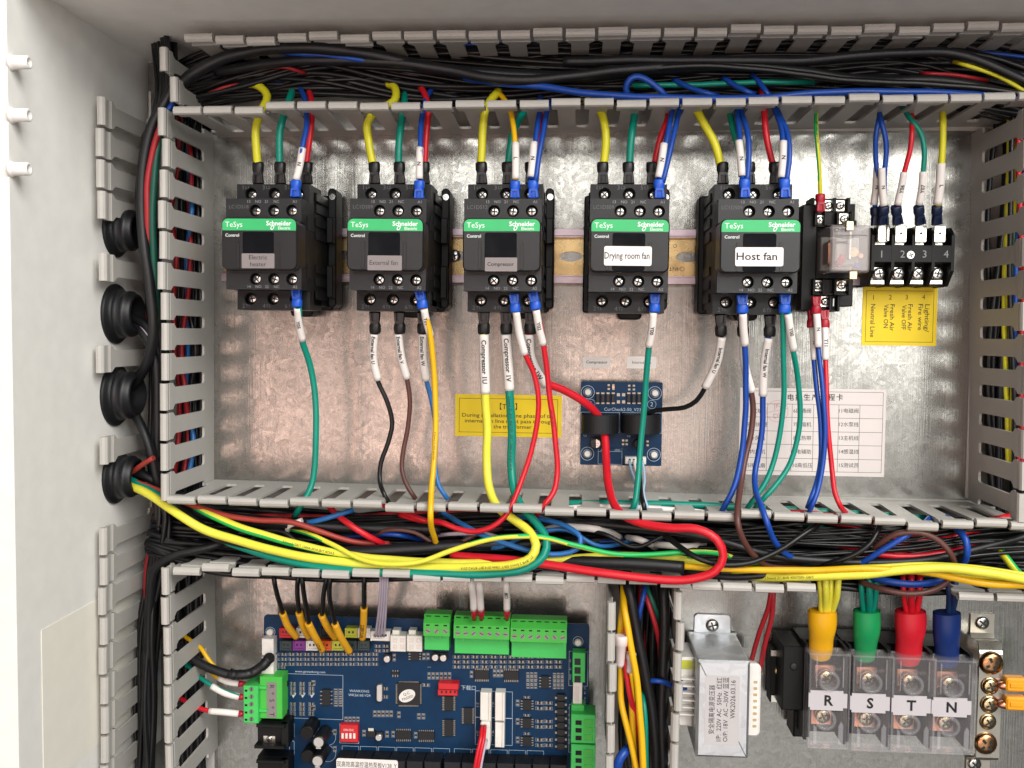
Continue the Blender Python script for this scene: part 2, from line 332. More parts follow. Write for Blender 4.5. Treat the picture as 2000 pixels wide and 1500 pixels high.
# ---------------------------------------------------------------- slotted wiring ducts
FM = {}
def finger_mesh(p):
    key = round(p, 1)
    if key in FM: return FM[key]
    p = key; h = p / 2; r = 2.3; w = h - p * .215; z = 14; dS = 17 - z; mb = MB(); T = .75; e = p * .215 - r
    out = [(-h + .02, 0), (h - .02, 0), (h - .02, dS), (h - e, dS)]
    for i in range(1, 6):
        a = math.radians(18 * i); out.append((h - e - r * math.sin(a), dS + r * (1 - math.cos(a))))
    L = h - 1.0; out += [(w, 62.5 - z), (L, 66.5 - z), (L, 68 - z)]
    full = out + [(-x, d) for x, d in out[::-1] if (x, d) != out[0]][:-1]
    n = len(full)                                      # (s, d) outline extruded along t
    vs = [(s_, -T, d) for s_, d in full] + [(s_, T, d) for s_, d in full]
    fs = [tuple(range(n)), tuple(range(2 * n - 1, n - 1, -1))] + [((i + 1) % n, i, n + i, n + (i + 1) % n) for i in range(n)]
    mb.add(vs, [f[::-1] for f in fs])
    prof = [(-T - .01, 67), (-1.9, 68.2), (-1.9, 73.2), (-1.1, 74), (-1.1, 74.8), (-2.6, 76), (-2.9, 78.6), (-2.2, 80), (-.6, 80.3), (.9, 79.8), (1.9, 78.6), (2.0, 77.2), (1.2, 76.8), (.8, 77.8), (-.4, 78.2), (-.6, 76), (-.2, 74.5), (-.3, 69.5), (T - .02, 67)]
    mb.extr([(t, d - z) for t, d in prof], 'x', -L, L)
    FM[key] = to_mesh(mb, "finger", M['duct']); return FM[key]
def duct_wall(T, p0, p1, n, skip=(), ext0=0, ext1=0, tilt=1.0):
    """one slotted side; p0->p1 are pixels of the lip line (depth 80); the duct's inside lies to the left of p0->p1"""
    a = Vector(U(*p0, 78)[:2]); b = Vector(U(*p1, 78)[:2]); L = (b - a).length; e = (b - a) / L; ph = math.atan2(e.y, e.x); p = L / n
    nn = Vector((-e.y, e.x)); mb = MB(); A = a - e * ext0; B = b + e * ext1
    mb.prism([tuple(A - nn * .75), tuple(B - nn * .75), tuple(B + nn * .75), tuple(A + nn * .75)], .1, 14)
    T.part("side_wall", mb, M['duct']); me = finger_mesh(p)
    for i in range(n):
        if i in skip: continue
        c = a + e * (p * (i + .5)); o = link("finger", me, T.e); o.location = W3(c.x - T.org[0], c.y - T.org[1], 14 - T.org[2])
        o.rotation_euler = (random.gauss(0, .012) * tilt, -ph + random.gauss(0, .003), random.gauss(0, .002)); o.scale = (p / round(p, 1), 1, 1)
    return a, b
def duct_base(T, x0, x1, y0, y1):
    mb = MB(); mb.box(x0, x1, y0, y1, .1, 1.6); T.part("base", mb, M['duct'])
D = Thing("wiring_duct", "grey slotted wiring duct along the top, packed with black cables", "wiring duct", U(1100, 140, 0))
duct_wall(D, (2086, 53), (359, 79), 27, ext1=20, ext0=20); duct_wall(D, (337, 214), (2052, 187), 27, ext1=20)
duct_base(D, -20, 560, U(1100, 205, 80)[1] + 1, U(1100, 68, 80)[1] - 1)
D = Thing("wiring_duct", "grey slotted wiring duct across the middle under the contactors", "wiring duct", U(1100, 1060, 0))
duct_wall(D, (2035, 1030), (325, 977), 27); duct_wall(D, (337, 1109), (1596, 1148), 21); duct_wall(D, (1868, 1161), (2090, 1166), 3)
duct_base(D, -20, 560, U(1100, 1128, 80)[1] + 1, U(1100, 1000, 80)[1] - 1)
D = Thing("wiring_duct", "grey slotted wiring duct down the left side, outer fingers partly broken away", "wiring duct", U(330, 700, 0))
duct_wall(D, (321, 980), (318, 208), 13); duct_wall(D, (331, 1566), (321, 1105), 8, ext1=0)
duct_wall(D, (199, 125), (206, 1548), 24, skip=(0, 5, 7, 8, 10, 11, 13, 14))
duct_wall(D, (318, 143), (317, 90), 1); duct_wall(D, (339, 203), (338, 148), 1)
duct_base(D, U(205, 700, 80)[0] + 1, U(320, 700, 80)[0] - 1, -560, U(300, 140, 80)[1])
D = Thing("wiring_duct", "grey slotted wiring duct down the right edge with long oval slots", "wiring duct", U(1950, 700, 0))
duct_wall(D, (2012, 205), (2000, 1022), 13)
x = U(2006, 600, 80)[0]; mb = MB(); mb.box(x + 36, x + 37.5, U(1100, 1000, 80)[1], U(1100, 200, 80)[1], .1, 78); D.part("outer_wall", mb, M['duct']); duct_base(D, x + 1, x + 36, U(1100, 1000, 80)[1], U(1100, 200, 80)[1])
D = Thing("wiring_duct", "short grey vertical wiring duct between the circuit board and transformer", "wiring duct", U(1260, 1300, 0))
duct_wall(D, (1196, 1112), (1191, 1530), 7, skip=(0,)); duct_wall(D, (1317, 1566), (1327, 1152), 7)
duct_base(D, U(1196, 1300, 80)[0] + 1, U(1322, 1300, 80)[0] - 1, -560, U(1200, 1150, 80)[1])
# ================================================================ contactors and what sits on the rail
def cell(mb, x0, x1, y0, y1, cx, cy, rx, ry, d0, d1, n=20, mi=0):
    """front face at d1 with an oval hole that goes down to d0"""
    A = []; B = []
    for i in range(n):
        t = 2 * math.pi * (i + .5) / n; c, s = math.cos(t), math.sin(t); A.append((cx + rx * c, cy + ry * s))
        k = min(((x1 - cx) / c if c > 0 else (x0 - cx) / c), ((y1 - cy) / s if s > 0 else (y0 - cy) / s)); B.append((cx + c * k, cy + s * k))
    vs = [(*p, d1) for p in B] + [(*p, d1) for p in A] + [(*p, d0) for p in A]
    fs = [(i, (i + 1) % n, n + (i + 1) % n, n + i) for i in range(n)] + [(n + i, n + (i + 1) % n, 2 * n + (i + 1) % n, 2 * n + i) for i in range(n)]
    for k in range(n):                                  # square corners the rays miss
        a, b = B[k], B[(k + 1) % n]
        if abs(a[0] - b[0]) > 1e-6 and abs(a[1] - b[1]) > 1e-6:
            c = (a[0], b[1]) if (abs(a[0] - x0) < 1e-6 or abs(a[0] - x1) < 1e-6) else (b[0], a[1]); vs.append((*c, d1)); fs.append((k, len(vs) - 1, (k + 1) % n))
    return mb.add(vs, fs, mi)
def deck(mb, x0, x1, y0, y1, holes, r, d0, d1, depth=6, mi=0):
    """a block whose front face carries a row of round screw holes"""
    mb.box(x0, x1, y0, y1, d0, d1 - depth); b = [x0] + [(holes[i][0] + holes[i + 1][0]) / 2 for i in range(len(holes) - 1)] + [x1]
    o = len(mb.f)
    for i, (hx, hy) in enumerate(holes): cell(mb, b[i], b[i + 1], y0, y1, hx, hy, r, r, d1 - depth, d1, mi=mi)
    mb.add([(x, y, d) for d in (d1 - depth, d1) for x, y in ((x0, y0), (x1, y0), (x1, y1), (x0, y1))], [(0, 1, 5, 4), (1, 2, 6, 5), (2, 3, 7, 6), (3, 0, 4, 7)], mi)
CCY = -78.4
def contactor(cx):
    T = Thing("contactor", "", "contactor", (0, 0, 0), "contactors in a row on the rail")
    mb = MB(); mb.prism(rr(-25, 24.5, -36, 37, 2), 7.6, 20, .8); mb.prism(rr(22, 27.4, -34, 41, 2.6), 9, 25, .8); mb.prism(rr(-3, 12, -40, -34, 3), 9, 22, .8)
    mb.cyl((24.9, 35.5, 25.05), 2.0, .1, n=14, mi=1); mb.box(22.6, 27, 6, 22, 25, 31, .6); mb.box(22.6, 27, -28, -8, 25, 31, .6)
    T.part("base", mb, [M['blackd'], M['screw']])
    mb = MB(); mb.box(-21.9, 21.9, -33.5, 34, 20, 58, .4)
    mb.box(-21.9, 21.9, -25.5, 26.4, 58, 74, .3)
    for yy in (-30, -22, -14, 6, 14, 22, 29): mb.box(21.9, 22.7, yy, yy + 5, 26, 54, .3)
    for yy in (-18, 10): mb.box(21.9, 22.4, yy, yy + 8, 60, 72, .2)
    for yy in (-30, -22, -14, 6, 14, 22, 29): mb.box(-22.7, -21.9, yy, yy + 5, 26, 54, .3)
    T.part("body", mb, M['black'])
    for s, y0, y1, hy in ((1, 26.4, 37.2, 31.6), (-1, -36.8, -25.5, -30.2)):
        mb = MB(); hx = (-13.7, .4, 14.5) if s > 0 else (-14.1, -.4, 13.3)
        deck(mb, -21.9, 21.9, y0, y1, [(h, hy) for h in hx], 3.7, 40, 66)
        P = T.part("power_terminal_deck", mb, M['black'])
        for h in hx: pscrew(T, h, hy, 61.8, 3.0, 'screw', P, rot=random.random() * 1.5)
        for t, x in zip(("1L1", "3L2", "5L3") if s > 0 else ("2T1", "4T2", "6T3"), (-18.2, -5.8, 7.6)):
            yy = 35.2 if s > 0 else -34.6
            T.text(t[0], (x, yy, 66.05), 3.6, M['darkprint'], P); T.text(t[1:], (x + 2.6, yy, 66.05), 2.5, M['darkprint'], P)
    for s, y0, y1, hy in ((1, 13, 26.4, 19.6), (-1, -25.5, -13, -19.5)):
        mb = MB(); deck(mb, -22.1, 21.9, y0, y1, [(-5.1, hy), (5.6, hy), (16.2, hy)], 3.45, 74, 84)
        P = T.part("control_terminal_deck", mb, M['charcoal'])
        for h in (-5.1, 5.6, 16.2): pscrew(T, h, hy, 80.4, 3.0, 'screw', P, rot=random.random() * 1.5)
        for t, x in zip(("13", "NO", "21", "NC", "A1") if s > 0 else ("14", "NO", "22", "NC", "A2"), (-8.8, -3.2, 1.7, 7.4, 18.2)):
            T.text(t, (x, 24.6 if s > 0 else -24.0, 84.06), 2.3, M['lightink'], P)
    mb = MB(); mb.prism(rr(-21.9, 21.7, -14.9, 14.5, 3.6, 6), 74, 92, .7); C = T.part("cover", mb, M['cover'])
    mb = MB(); mb.prism(rr(-21.3, 21.1, 7.4, 14.0, 3.2, 6, (0, 0, 1, 1)), 91.9, 92.15); T.part("green_band", mb, M['green'], C)
    mb = MB(); mb.prism(rr(-9.6, 8.4, -14.2, 6.6, 1.2), 91.95, 92.1); mb.box(-13.2, -11.4, -14, 1.5, 91.9, 92.3, .15, 1); mb.box(10.2, 12, -14, 1.5, 91.9, 92.3, .15, 1); T.part("window", mb, [M['window'], M['cover']], C)
    T.text("TeSys", (-14.6, 10.6, 92.2), 4.3, M['whiteink'], C)
    T.text("Schneider", (11.2, 11.3, 92.2), 3.6, M['whiteink'], C, bold=.025)
    T.text("Electric", (14.4, 8.7, 92.2), 2.4, M['whiteink'], C, bold=.012)
    mb = MB(); a = []; b = []
    for i in range(14):
        t = 2 * math.pi * i / 14; x, y = 1.05 * math.cos(t) + .45 * math.sin(t), 1.35 * math.sin(t); a.append((7.6 + x, 9.0 + y, 92.24)); b.append((7.6 + x * .55, 9.0 + y * .55, 92.24))
    mb.add(a + b, [(i, (i + 1) % 14, 14 + (i + 1) % 14, 14 + i) for i in range(14)]); T.part("emblem", mb, M['whiteink'], C)
    T.text("Control", (-15.6, 4.6, 92.1), 2.5, M['whiteink'], C, bold=.01)
    return T
proto = contactor(0)
CON = [(59.4, "LC1DS18", "grey", ("Electric", "heater"), (472, 536, 495, 524), "leftmost black contactor with green band, grey tag reading Electric heater"),
       (131.4, "LC1DS09", "grey", ("External fan",), (718, 785, 499, 528), "black contactor with green band, grey tag reading External fan"),
       (197.0, "LC1DS12", "grey", ("Compressor",), (947, 1010, 503, 530), "black contactor with green band, grey tag reading Compressor"),
       (267.9, "LC1DS09", "white", ("Drying room fan",), (1180, 1273, 481, 519), "black contactor with green band, white label reading Drying room fan"),
       (339.1, "LC1DS09", "white", ("Host fan",), (1436, 1530, 483, 520), "black contactor with green band, white label reading Host fan")]
class Wrap(Thing):
    def __init__(s, e, org): s.e = e; s.org = org
for i, (cx, model, kind, txt, pb, lab) in enumerate(CON):
    e = proto.e if i == 0 else copy_tree(proto.e)
    e.location = W3(cx, CCY, 0); e['label'] = lab; e.rotation_euler = (0, (0, .004, -.003, .005, -.002)[i], 0)
for i, (cx, model, kind, txt, pb, lab) in enumerate(CON):
    e = [o for o in COL.objects if o.get('label') == lab][0]; T = Wrap(e, (cx, CCY, 0))
    T.text(model, (cx - 14.6, CCY + 21.6, 84.06), 3.0, M['darkprint'])
    x0, x1, y0, y1 = pbox(*pb, 92.3); mb = MB(); mb.prism(rr(x0, x1, y0, y1, 1.1 if kind == 'white' else .5), 92.12, 92.5 if kind == 'white' else 92.36)
    P = T.part("label_sticker", mb, M['label' if kind == 'white' else 'greyl']); xc, yc = (x0 + x1) / 2, (y0 + y1) / 2
    if i == 0: T.text(txt[0], (xc, yc + 1.9, 92.4), 3.6, M['ink'], P); T.text(txt[1], (xc, yc - 2, 92.4), 3.6, M['ink'], P)
    elif i == 1: T.text(txt[0], (xc - .6, yc, 92.4), 3.7, M['ink'], P, sx=.92)
    elif i == 2: T.text(txt[0], (xc - .3, yc + .1, 92.4), 2.9, M['ink'], P, bold=.015)
    elif i == 3: T.text(txt[0], (xc - .5, yc, 92.55), 5.2, M['ink'], P, sx=fit(txt[0], 24.6, 5.2), bold=.012)
    else: T.text(txt[0], (xc - 1.4, yc, 92.55), 5.8, M['ink'], P, sx=fit(txt[0], 21.8, 5.8), bold=.015)
# ---- rail
T = Thing("mounting_rail", "gold plated top-hat mounting rail with pinkish flanges behind the contactors", "rail", (200, -78, 0))
RY0, RY1 = -95.4, -60.6; xl, xr = U(434, 500, 5)[0], U(1700, 500, 5)[0]
mb = MB(); mb.box(xl, xr, RY0, RY0 + 4.4, 6.3, 7.4, .2, 1); mb.box(xl, xr, RY1 - 4.4, RY1, 6.3, 7.4, .2, 1)
mb.box(xl, xr, RY0 + 4.2, RY0 + 5.2, .6, 6.3, 0, 1); mb.box(xl, xr, RY1 - 5.2, RY1 - 4.2, .6, 6.3, 0, 1)
sl = [(U(p, 500, 1.5)[0]) for p in (663, 891, 1115, 1343)]; cyr = U(1115, 501, 1.5)[1]; prev = xl; yb0, yb1 = RY0 + 5.2, RY1 - 5.2
for s_ in sl:
    mb.add([(prev, yb0, 1.6), (s_ - 12, yb0, 1.6), (s_ - 12, yb1, 1.6), (prev, yb1, 1.6)], [(0, 1, 2, 3)]); cell(mb, s_ - 12, s_ + 12, yb0, yb1, s_, cyr, 7.6, 3.3, .4, 1.6); prev = s_ + 12
mb.add([(prev, yb0, 1.6), (xr, yb0, 1.6), (xr, yb1, 1.6), (prev, yb1, 1.6)], [(0, 1, 2, 3)])
R_ = T.part("rail_profile", mb, [M['railgold'], M['railpink']])
T.text("O", (U(1318, 481, 1.6)[0], U(1318, 481, 1.6)[1], 1.65), 3.2, M['screwd'], R_, rot=0); T.text("CHNT", (U(1322, 525, 1.6)[0], U(1322, 525, 1.6)[1], 1.65), 3.6, M['screwd'], R_, rot=math.pi)
pscrew(T, sl[1] - 1, cyr, 3, 4, 'screw', None)
# ---- relay on its socket
T = Thing("relay_socket", "black screw-terminal socket between the Host fan contactor and the four-way strip", "relay socket", U(1625, 500, 10))
def B(mb, px0, px1, py0, py1, d0, d1, c=.4, mi=0, at=None):
    x0, x1, y0, y1 = pbox(px0, px1, py0, py1, d1 if at is None else at); mb.box(x0, x1, y0, y1, d0, d1, c, mi); return x0, x1, y0, y1
mb = MB(); B(mb, 1572, 1668, 398, 598, 7.6, 26); B(mb, 1566, 1594, 400, 606, 26, 40); B(mb, 1592, 1672, 430, 545, 26, 30)
S0 = T.part("base", mb, M['blackd'])
def tier(bx, d, screws, walls):
    mb = MB(); x0, x1, y0, y1 = B(mb, *bx, 20, d - 5, .3, at=d)
    for w in walls: a = U(w, (bx[2] + bx[3]) / 2, d); mb.box(a[0] - .8, a[0] + .8, y0, y1, d - 5, d, .3)
    mb.box(x0, x1, y0 if bx[2] > 480 else y0, y0 + 1.2, d - 5, d - 2.5, .2)
    P = T.part("terminal_tier", mb, M['blackd'])
    for sx, sy in screws:
        a = U(sx, sy, d - 4); mb = MB(); mb.box(a[0] - 3, a[0] + 3, a[1] - 3.4, a[1] + 3.4, d - 5, d - 3.6, .3); T.part("clamp_plate", mb, M['tinned'], P)
        pscrew(T, a[0], a[1], d - 3.2, 2.5, 'screw', P, rot=random.random())
tier((1586, 1660, 386, 420, ), 36, [(1600, 402), (1617, 402), (1640, 402)], (1588, 1609, 1631, 1658))
tier((1592, 1667, 412, 440), 44, [(1601, 431), (1648, 428)], (1594, 1613, 1637, 1665))
tier((1588, 1661, 545, 576), 44, [(1597, 558), (1643, 558)], (1590, 1609, 1632, 1660))
tier((1572, 1640, 576, 608), 38, [(1583, 592), (1611, 589)], (1574, 1597, 1622, 1638))
mb = MB(); B(mb, 1627, 1629, 583, 598, 38, 38.4, 0); T.part("mark", mb, M['whiteink'])
for q in ((1653, 1667, 432, 450), (1659, 1674, 530, 545)):
    mb = MB(); x0, x1, y0, y1 = pbox(*q, 71); mb.box(x0, x1, y0, y1, 70.6, 71.4, .2); mb.box(x0, x1, (y1 - .6 if q[2] < 500 else y0), (y1 if q[2] < 500 else y0 + .6), 30, 70.6); T.part("retaining_clip", mb, M['brass'])
T = Thing("relay", "clear cased plug-in relay with a small red lamp inside", "relay", U(1660, 485, 50))
x0, x1, y0, y1 = pbox(1622, 1700, 439, 532, 70); mb = MB()
mb.prism(rr(x0, x1, y0, y1, 1.6), 30, 70, 1.1, back=False); mb.prism(rr(x0 + .9, x1 - .9, y0 + .9, y1 - .9, 1.2)[::1], 30, 69, .8, back=False); T.part("case", mb, M['smoke'])
mb = MB(); mb.box(x0 + 2, x1 - 2, y0 + 3, y1 - 4, 31, 40, .6); mb.box(x0 + 6, x1 - 3, y0 + 5, y1 - 6, 40, 58, .6); mb.box(x0 + 3, x0 + 5, y0 + 6, y1 - 8, 40, 52, .3, 1); mb.box(x0 + 12, x0 + 13.4, y0 + 8, y1 - 3, 58, 64, .2, 2)
mb.cyl((x0 + 15, y0 + 12, 58), 2.8, 5, n=14, mi=3); mb.box(x0 + 16.5, x1 - 3.5, y0 + 3, y0 + 6, 58, 62, .3, 4); mb.cyl((x0 + 19, y0 + 10, 60), 1.4, 3, n=12, mi=1)
T.part("coil_assembly", mb, [M['cream'], M['copper'], M['tinned'], M['brass'], M['bblue']])
mb = MB(); a = U(1642, 505, 64); mb.tube([(a[0] - 1.5, a[1] - 4, 62), (a[0], a[1] - 1, 64.5), (a[0] + .8, a[1] + 2.2, 65)], [2.1, 2.2, 1.3], 10); T.part("lamp", mb, M['led'])
T.text("CHNT", (x0 + 6, y1 - 3, 70.05), 3.2, M['screwd']); T.text("NXJ/2Z(D)", (x0 + 8, y1 - 7, 70.05), 2.1, M['screwd']); T.text("220VAC", (x0 + 6, y1 - 10, 70.05), 2.1, M['screwd'])
mb = MB(); mb.box(x0 + 2, x1 - 2, y1 - 6, y1 - 5.7, 69.9, 70.04); T.part("printed_rule", mb, M['screwd'])
# ---- four way terminal strip
T = Thing("terminal_strip", "black four-way barrier terminal strip numbered 1 to 4 with spade tabs", "terminal strip", U(1770, 500, 0))
DS = 30; x0, x1, y0, y1 = pbox(1703, 1863, 478, 513, DS); mb = MB(); yt = U(1780, 443, DS)[1]; yb = U(1780, 558, DS)[1]
mb.box(x0, x1, y0, y1, .6, DS, .5); mb.box(x0, x1, yb + .5, yt - .5, .6, 17)
for w in (1705, 1744, 1784, 1823, 1861):
    x = U(w, 500, DS)[0]
    mb.extr([(yt, .6), (yt, DS - 6), (yt - 5, DS + .2), (yb + 9, DS + .2), (yb, DS - 9), (yb, .6)], 'x', x - .9, x + .9)
T.part("body", mb, M['blackd'])
for k, (tx, sx) in enumerate(zip((1723, 1760, 1799, 1836), (1717, 1755, 1793, 1831))):
    a = U(tx, 457, 31); mb = MB(); mb.prism(rr(a[0] - 3.4, a[0] + 3.4, a[1] - 5, a[1] + 5, .8), 24, 31 if k else 32.4, .3)
    mb.box(a[0] - 4, a[0] + 4, a[1] - 7, a[1] - 4.9, 17, 24.5, .2); mb.cyl((a[0], a[1] + .3, 31), .85, .08, n=10, mi=1)
    if k == 0: mb.prism(rr(a[0] - 3.6, a[0] - 1.7, a[1] - 4.6, a[1] + 5.4, .5), 30, 34, .5); mb.prism(rr(a[0] + 1.7, a[0] + 3.6, a[1] - 4.6, a[1] + 5.4, .5), 30, 34, .5)
    T.part("spade_tab", mb, [M['tinned'], M['screwd']])
    b_ = U(sx, 534, 24); mb = MB(); mb.box(b_[0] - 4.2, b_[0] + 4.2, b_[1] - 6.5, b_[1] + 4.5, 17, 19.2, .6); mb.box(b_[0] - 4.6, b_[0] + 4.6, b_[1] - 6.8, b_[1] - 3.4, 19.2, 21.2, .6)
    P = T.part("clamp_plate", mb, M['tinned']); pscrew(T, b_[0] + .6, b_[1], 22.6, 3.7, 'screw', P, rot=random.random() * 1.5, dome=.3)
    c = U((1722, 1763, 1806, 1848)[k], 497, DS); T.text(str(k + 1), (c[0], c[1], DS + .06), 6.2, M['lightink'])
c = U(1780, 498, DS); mb = MB(); mb.cyl((c[0], c[1], DS), 3.6, .08, n=20); T.part("screw_hole", mb, M['blackd']); pscrew(T, c[0] - .4, c[1], DS + .1, 2.6, 'b2' if 0 else 'screw', None, dome=.15)
# ---- stickers
def frame_lines(mb, x0, x1, y0, y1, d, w, mi=0):
    for q in ((x0, x1, y0, y0 + w), (x0, x1, y1 - w, y1), (x0, x0 + w, y0 + w, y1 - w), (x1 - w, x1, y0 + w, y1 - w)): mb.box(*q, d - .02, d, 0, mi)
T = Thing("sticker", "yellow numbered key sticker under the four-way terminal strip", "sticker", U(1755, 617, 0))
x0, x1, y0, y1 = pbox(1684, 1830, 561, 675, .3); mb = MB(); mb.box(x0, x1, y0, y1, .05, .3); T.part("sheet", mb, M['yellowl']); mb = MB(); frame_lines(mb, x0 + 2.2, x1 - 2.2, y0 + 2.2, y1 - 2.2, .36, .25); T.part("border_line", mb, M['ink'])
q = lambda px, py: (U(px, py, .3)[0], U(px, py, .3)[1], .36)
for n, x in enumerate((1706, 1739, 1771, 1804)): T.text(str(n + 1), q(x, 581), 4.2, M['ink'])
for t, x, yy in (("Neutral Line", 1704, 626), ("Fresh Air", 1742, 620), ("Valve ON", 1730, 618), ("Fresh Air", 1777, 620), ("Valve OFF", 1765, 620), ("Lighting/", 1810, 621), ("Fire wire", 1797, 619)):
    T.text(t, q(x, yy), 4.0, M['ink'], rot=-math.pi / 2, sx=fit(t, {'Neutral Line': 21, 'Fire wire': 16.5, 'Lighting/': 17.5}.get(t, 17 if t[0] == 'F' else 15.5 if t[-1] == 'F' else 15), 4.0), bold=.006)
T = Thing("sticker", "yellow Tips sticker behind the compressor wires", "sticker", U(993, 811, 0))
x0, x1, y0, y1 = pbox(889, 1097, 771, 853, .3); mb = MB(); mb.box(x0, x1, y0, y1, .05, .3); T.part("sheet", mb, M['yellowl']); mb = MB(); frame_lines(mb, x0 + 2.6, x1 - 2.6, y0 + 2.6, y1 - 2.6, .36, .25); T.part("border_line", mb, M['ink'])
T.text("【Tips】", q(993, 795), 4.8, M['ink'])
for t, p, w in (("During installation, one phase of the", (993, 812), 61), ("internal fan line must pass through", (994, 823), 58), ("the transformer", (1001, 834), 25)): T.text(t, q(*p), 3.5, M['ink'], sx=fit(t, w, 3.5), bold=.008)
for t, bx, lab in (("Compressor", (1139, 1192, 697, 718), "small plain tag reading Compressor above the blue sensing board"), ("Internal fan", (1224, 1282, 696, 720), "small plain tag reading Internal fan above the blue sensing board")):
    T = Thing("tag_sticker", lab, "sticker", U(bx[0], bx[2], 0)); x0, x1, y0, y1 = pbox(*bx, .3); mb = MB(); mb.prism(rr(x0, x1, y0, y1, .8), .05, .3); T.part("sheet", mb, M['label']); T.text(t, ((x0 + x1) / 2, (y0 + y1) / 2, .36), 2.7, M['ink'], bold=.01 if t[0] == 'C' else 0)
# ---- production card
T = Thing("process_card", "white printed production card with a table of Chinese entries and red stamp", "card", U(1590, 845, 0))
x0, x1, y0, y1 = pbox(1444, 1729, 759, 929, .3); mb = MB(); mb.box(x0, x1, y0, y1, .05, .28); T.part("sheet", mb, M['paper'])
mb = MB(); X = [U(p, 850, .3)[0] for p in (1455, 1498, 1546, 1588, 1637, 1678, 1723)]; Y = [U(1590, p, .3)[1] for p in (765, 790, 816, 843, 869, 896, 921)]
for y in Y: mb.box(X[0], X[-1], y - .11, y + .11, .28, .32)
for i, x in enumerate(X): mb.box(x - .11, x + .11, Y[-1], Y[0] if i in (0, 6) else Y[1], .28, .33)
T.part("table_rules", mb, M['ink']); q = lambda px, py: (U(px, py, .3)[0], U(px, py, .3)[1], .36)
for k, ch in enumerate("电控生产流程卡"): T.text(ch, q(1544 + k * 16, 777), 4.6, M['ink'], bold=.01)
for x, col in ((1477, ("1底板", "2控制线路", "3外风机", "4内风机", "5排风扇")), (1567, ("6四通阀", "7压缩机", "8电热带", "9电辅助", "10高低压")), (1657, ("11电磁阀", "12水泵线", "13主机线", "14感温线", "15测试员"))):
    for k, t in enumerate(col): T.text(t, q(x, 803 + 26.6 * k), 3.3, M['ink'])
mb = MB(); c = q(1518, 803)
for k in range(24):
    a, b = math.radians(15 * k), math.radians(15 * k + 15); mb.add([(c[0] + r * math.cos(t), c[1] + r * math.sin(t), .345) for r, t in ((7, a), (7, b), (6.75, b), (6.75, a))], [(3, 2, 1, 0)])
mb.add([(c[0] - 7, c[1] - 1.3, .345), (c[0] + 7, c[1] + 1.9, .345), (c[0] + 7, c[1] + 2.15, .345), (c[0] - 7, c[1] - 1.05, .345)], [(0, 1, 2, 3)]); T.part("stamp", mb, M['redink'])
T.text("JK", (c[0] - .3, c[1] + 3.6, .345), 4.6, M['redink'], rot=.2); T.text("DK", (c[0] + .6, c[1] - 3, .345), 4.6, M['redink'], rot=.2)
# ---- current sensing board
T = Thing("sensing_board", "small blue current sensing board with two black ring coils", "circuit board", U(1214, 827, 0)); DB = 12
def PR(mb, px0, px1, py0, py1, d0, d1, c=0, mi=0, r=0):
    x0, x1, y0, y1 = pbox(px0, px1, py0, py1, d1)
    if r: mb.prism(rr(x0, x1, y0, y1, r), d0, d1, c, mi)
    else: mb.box(x0, x1, y0, y1, d0, d1, c, mi)
mb = MB(); PR(mb, 1134, 1293, 746, 909, DB - 1.6, DB, r=.8); T.part("board", mb, M['pcb'])
for px, py in ((1148, 766), (1279, 768), (1147, 886), (1277, 888)):
    a = U(px, py, DB); mb = MB(); mb.cyl((a[0], a[1], .3), 2.1, DB + 2.4, n=14, ch=.6); T.part("standoff", mb, M['cream'])
mb = MB()
def ring(mb, px, py, r0, r1, d, n=24, mi=0):
    a = U(px, py, d); vs = [(a[0] + r * math.cos(2 * math.pi * i / n), a[1] + r * math.sin(2 * math.pi * i / n), d) for r in (r1, r0) for i in range(n)]
    mb.add(vs, [(i, (i + 1) % n, n + (i + 1) % n, n + i) for i in range(n)], mi)
for px, py in ((1148, 766), (1279, 768), (1147, 886), (1277, 888)): ring(mb, px, py, 4.1, 4.35, DB + .05); ring(mb, px, py, 2.6, 2.8, DB + .05)
ring(mb, 1154, 788, 2.6, 2.8, DB + .05); ring(mb, 1273, 790, 2.6, 2.8, DB + .05)
def outline(mb, px0, px1, py0, py1, d, w=.2, mi=0):
    x0, x1, y0, y1 = pbox(px0, px1, py0, py1, d); frame_lines(mb, x0, x1, y0, y1, d + .03, w, mi)
outline(mb, 1135, 1210, 805, 845, DB + .03); outline(mb, 1215, 1293, 806, 846, DB + .03); outline(mb, 1168, 1215, 875, 907, DB + .03); outline(mb, 1168, 1215, 875, 882, DB + .03)
T.part("silkscreen", mb, M['silk']); q = lambda px, py, d=DB: (U(px, py, d)[0], U(px, py, d)[1], d + .06)
T.text("CurCheck2-50_V23", q(1216, 800), 2.9, M['silk']); T.text("1", q(1154, 788), 3.8, M['silk']); T.text("2", q(1273, 790), 3.8, M['silk']); T.text("GND", q(1206, 879), 1.6, M['silk']); T.text("AO AI", q(1180, 879), 1.6, M['silk']); T.text("U1", q(1143, 851), 1.8, M['silk']); T.text("U2", q(1228, 852), 1.8, M['silk'])
for k in range(10):
    px = 1167.5 + 10.1 * k
    if k in (4, 5):
        mb = MB(); PR(mb, px - 3, px + 3, 768, 774, DB, DB + .1); PR(mb, px - 3, px + 3, 782, 788, DB, DB + .1); T.part("solder_pad", mb, M['pad']); continue
    mb = MB(); PR(mb, px - 3.6, px + 3.6, 770, 786, DB, DB + 2, .3, 0); PR(mb, px - 3, px + 3, 766.5, 770, DB, DB + 1, 0, 1); PR(mb, px - 3, px + 3, 786, 789, DB, DB + 1, 0, 1); T.part("diode", mb, [M['chip'], M['pad']])
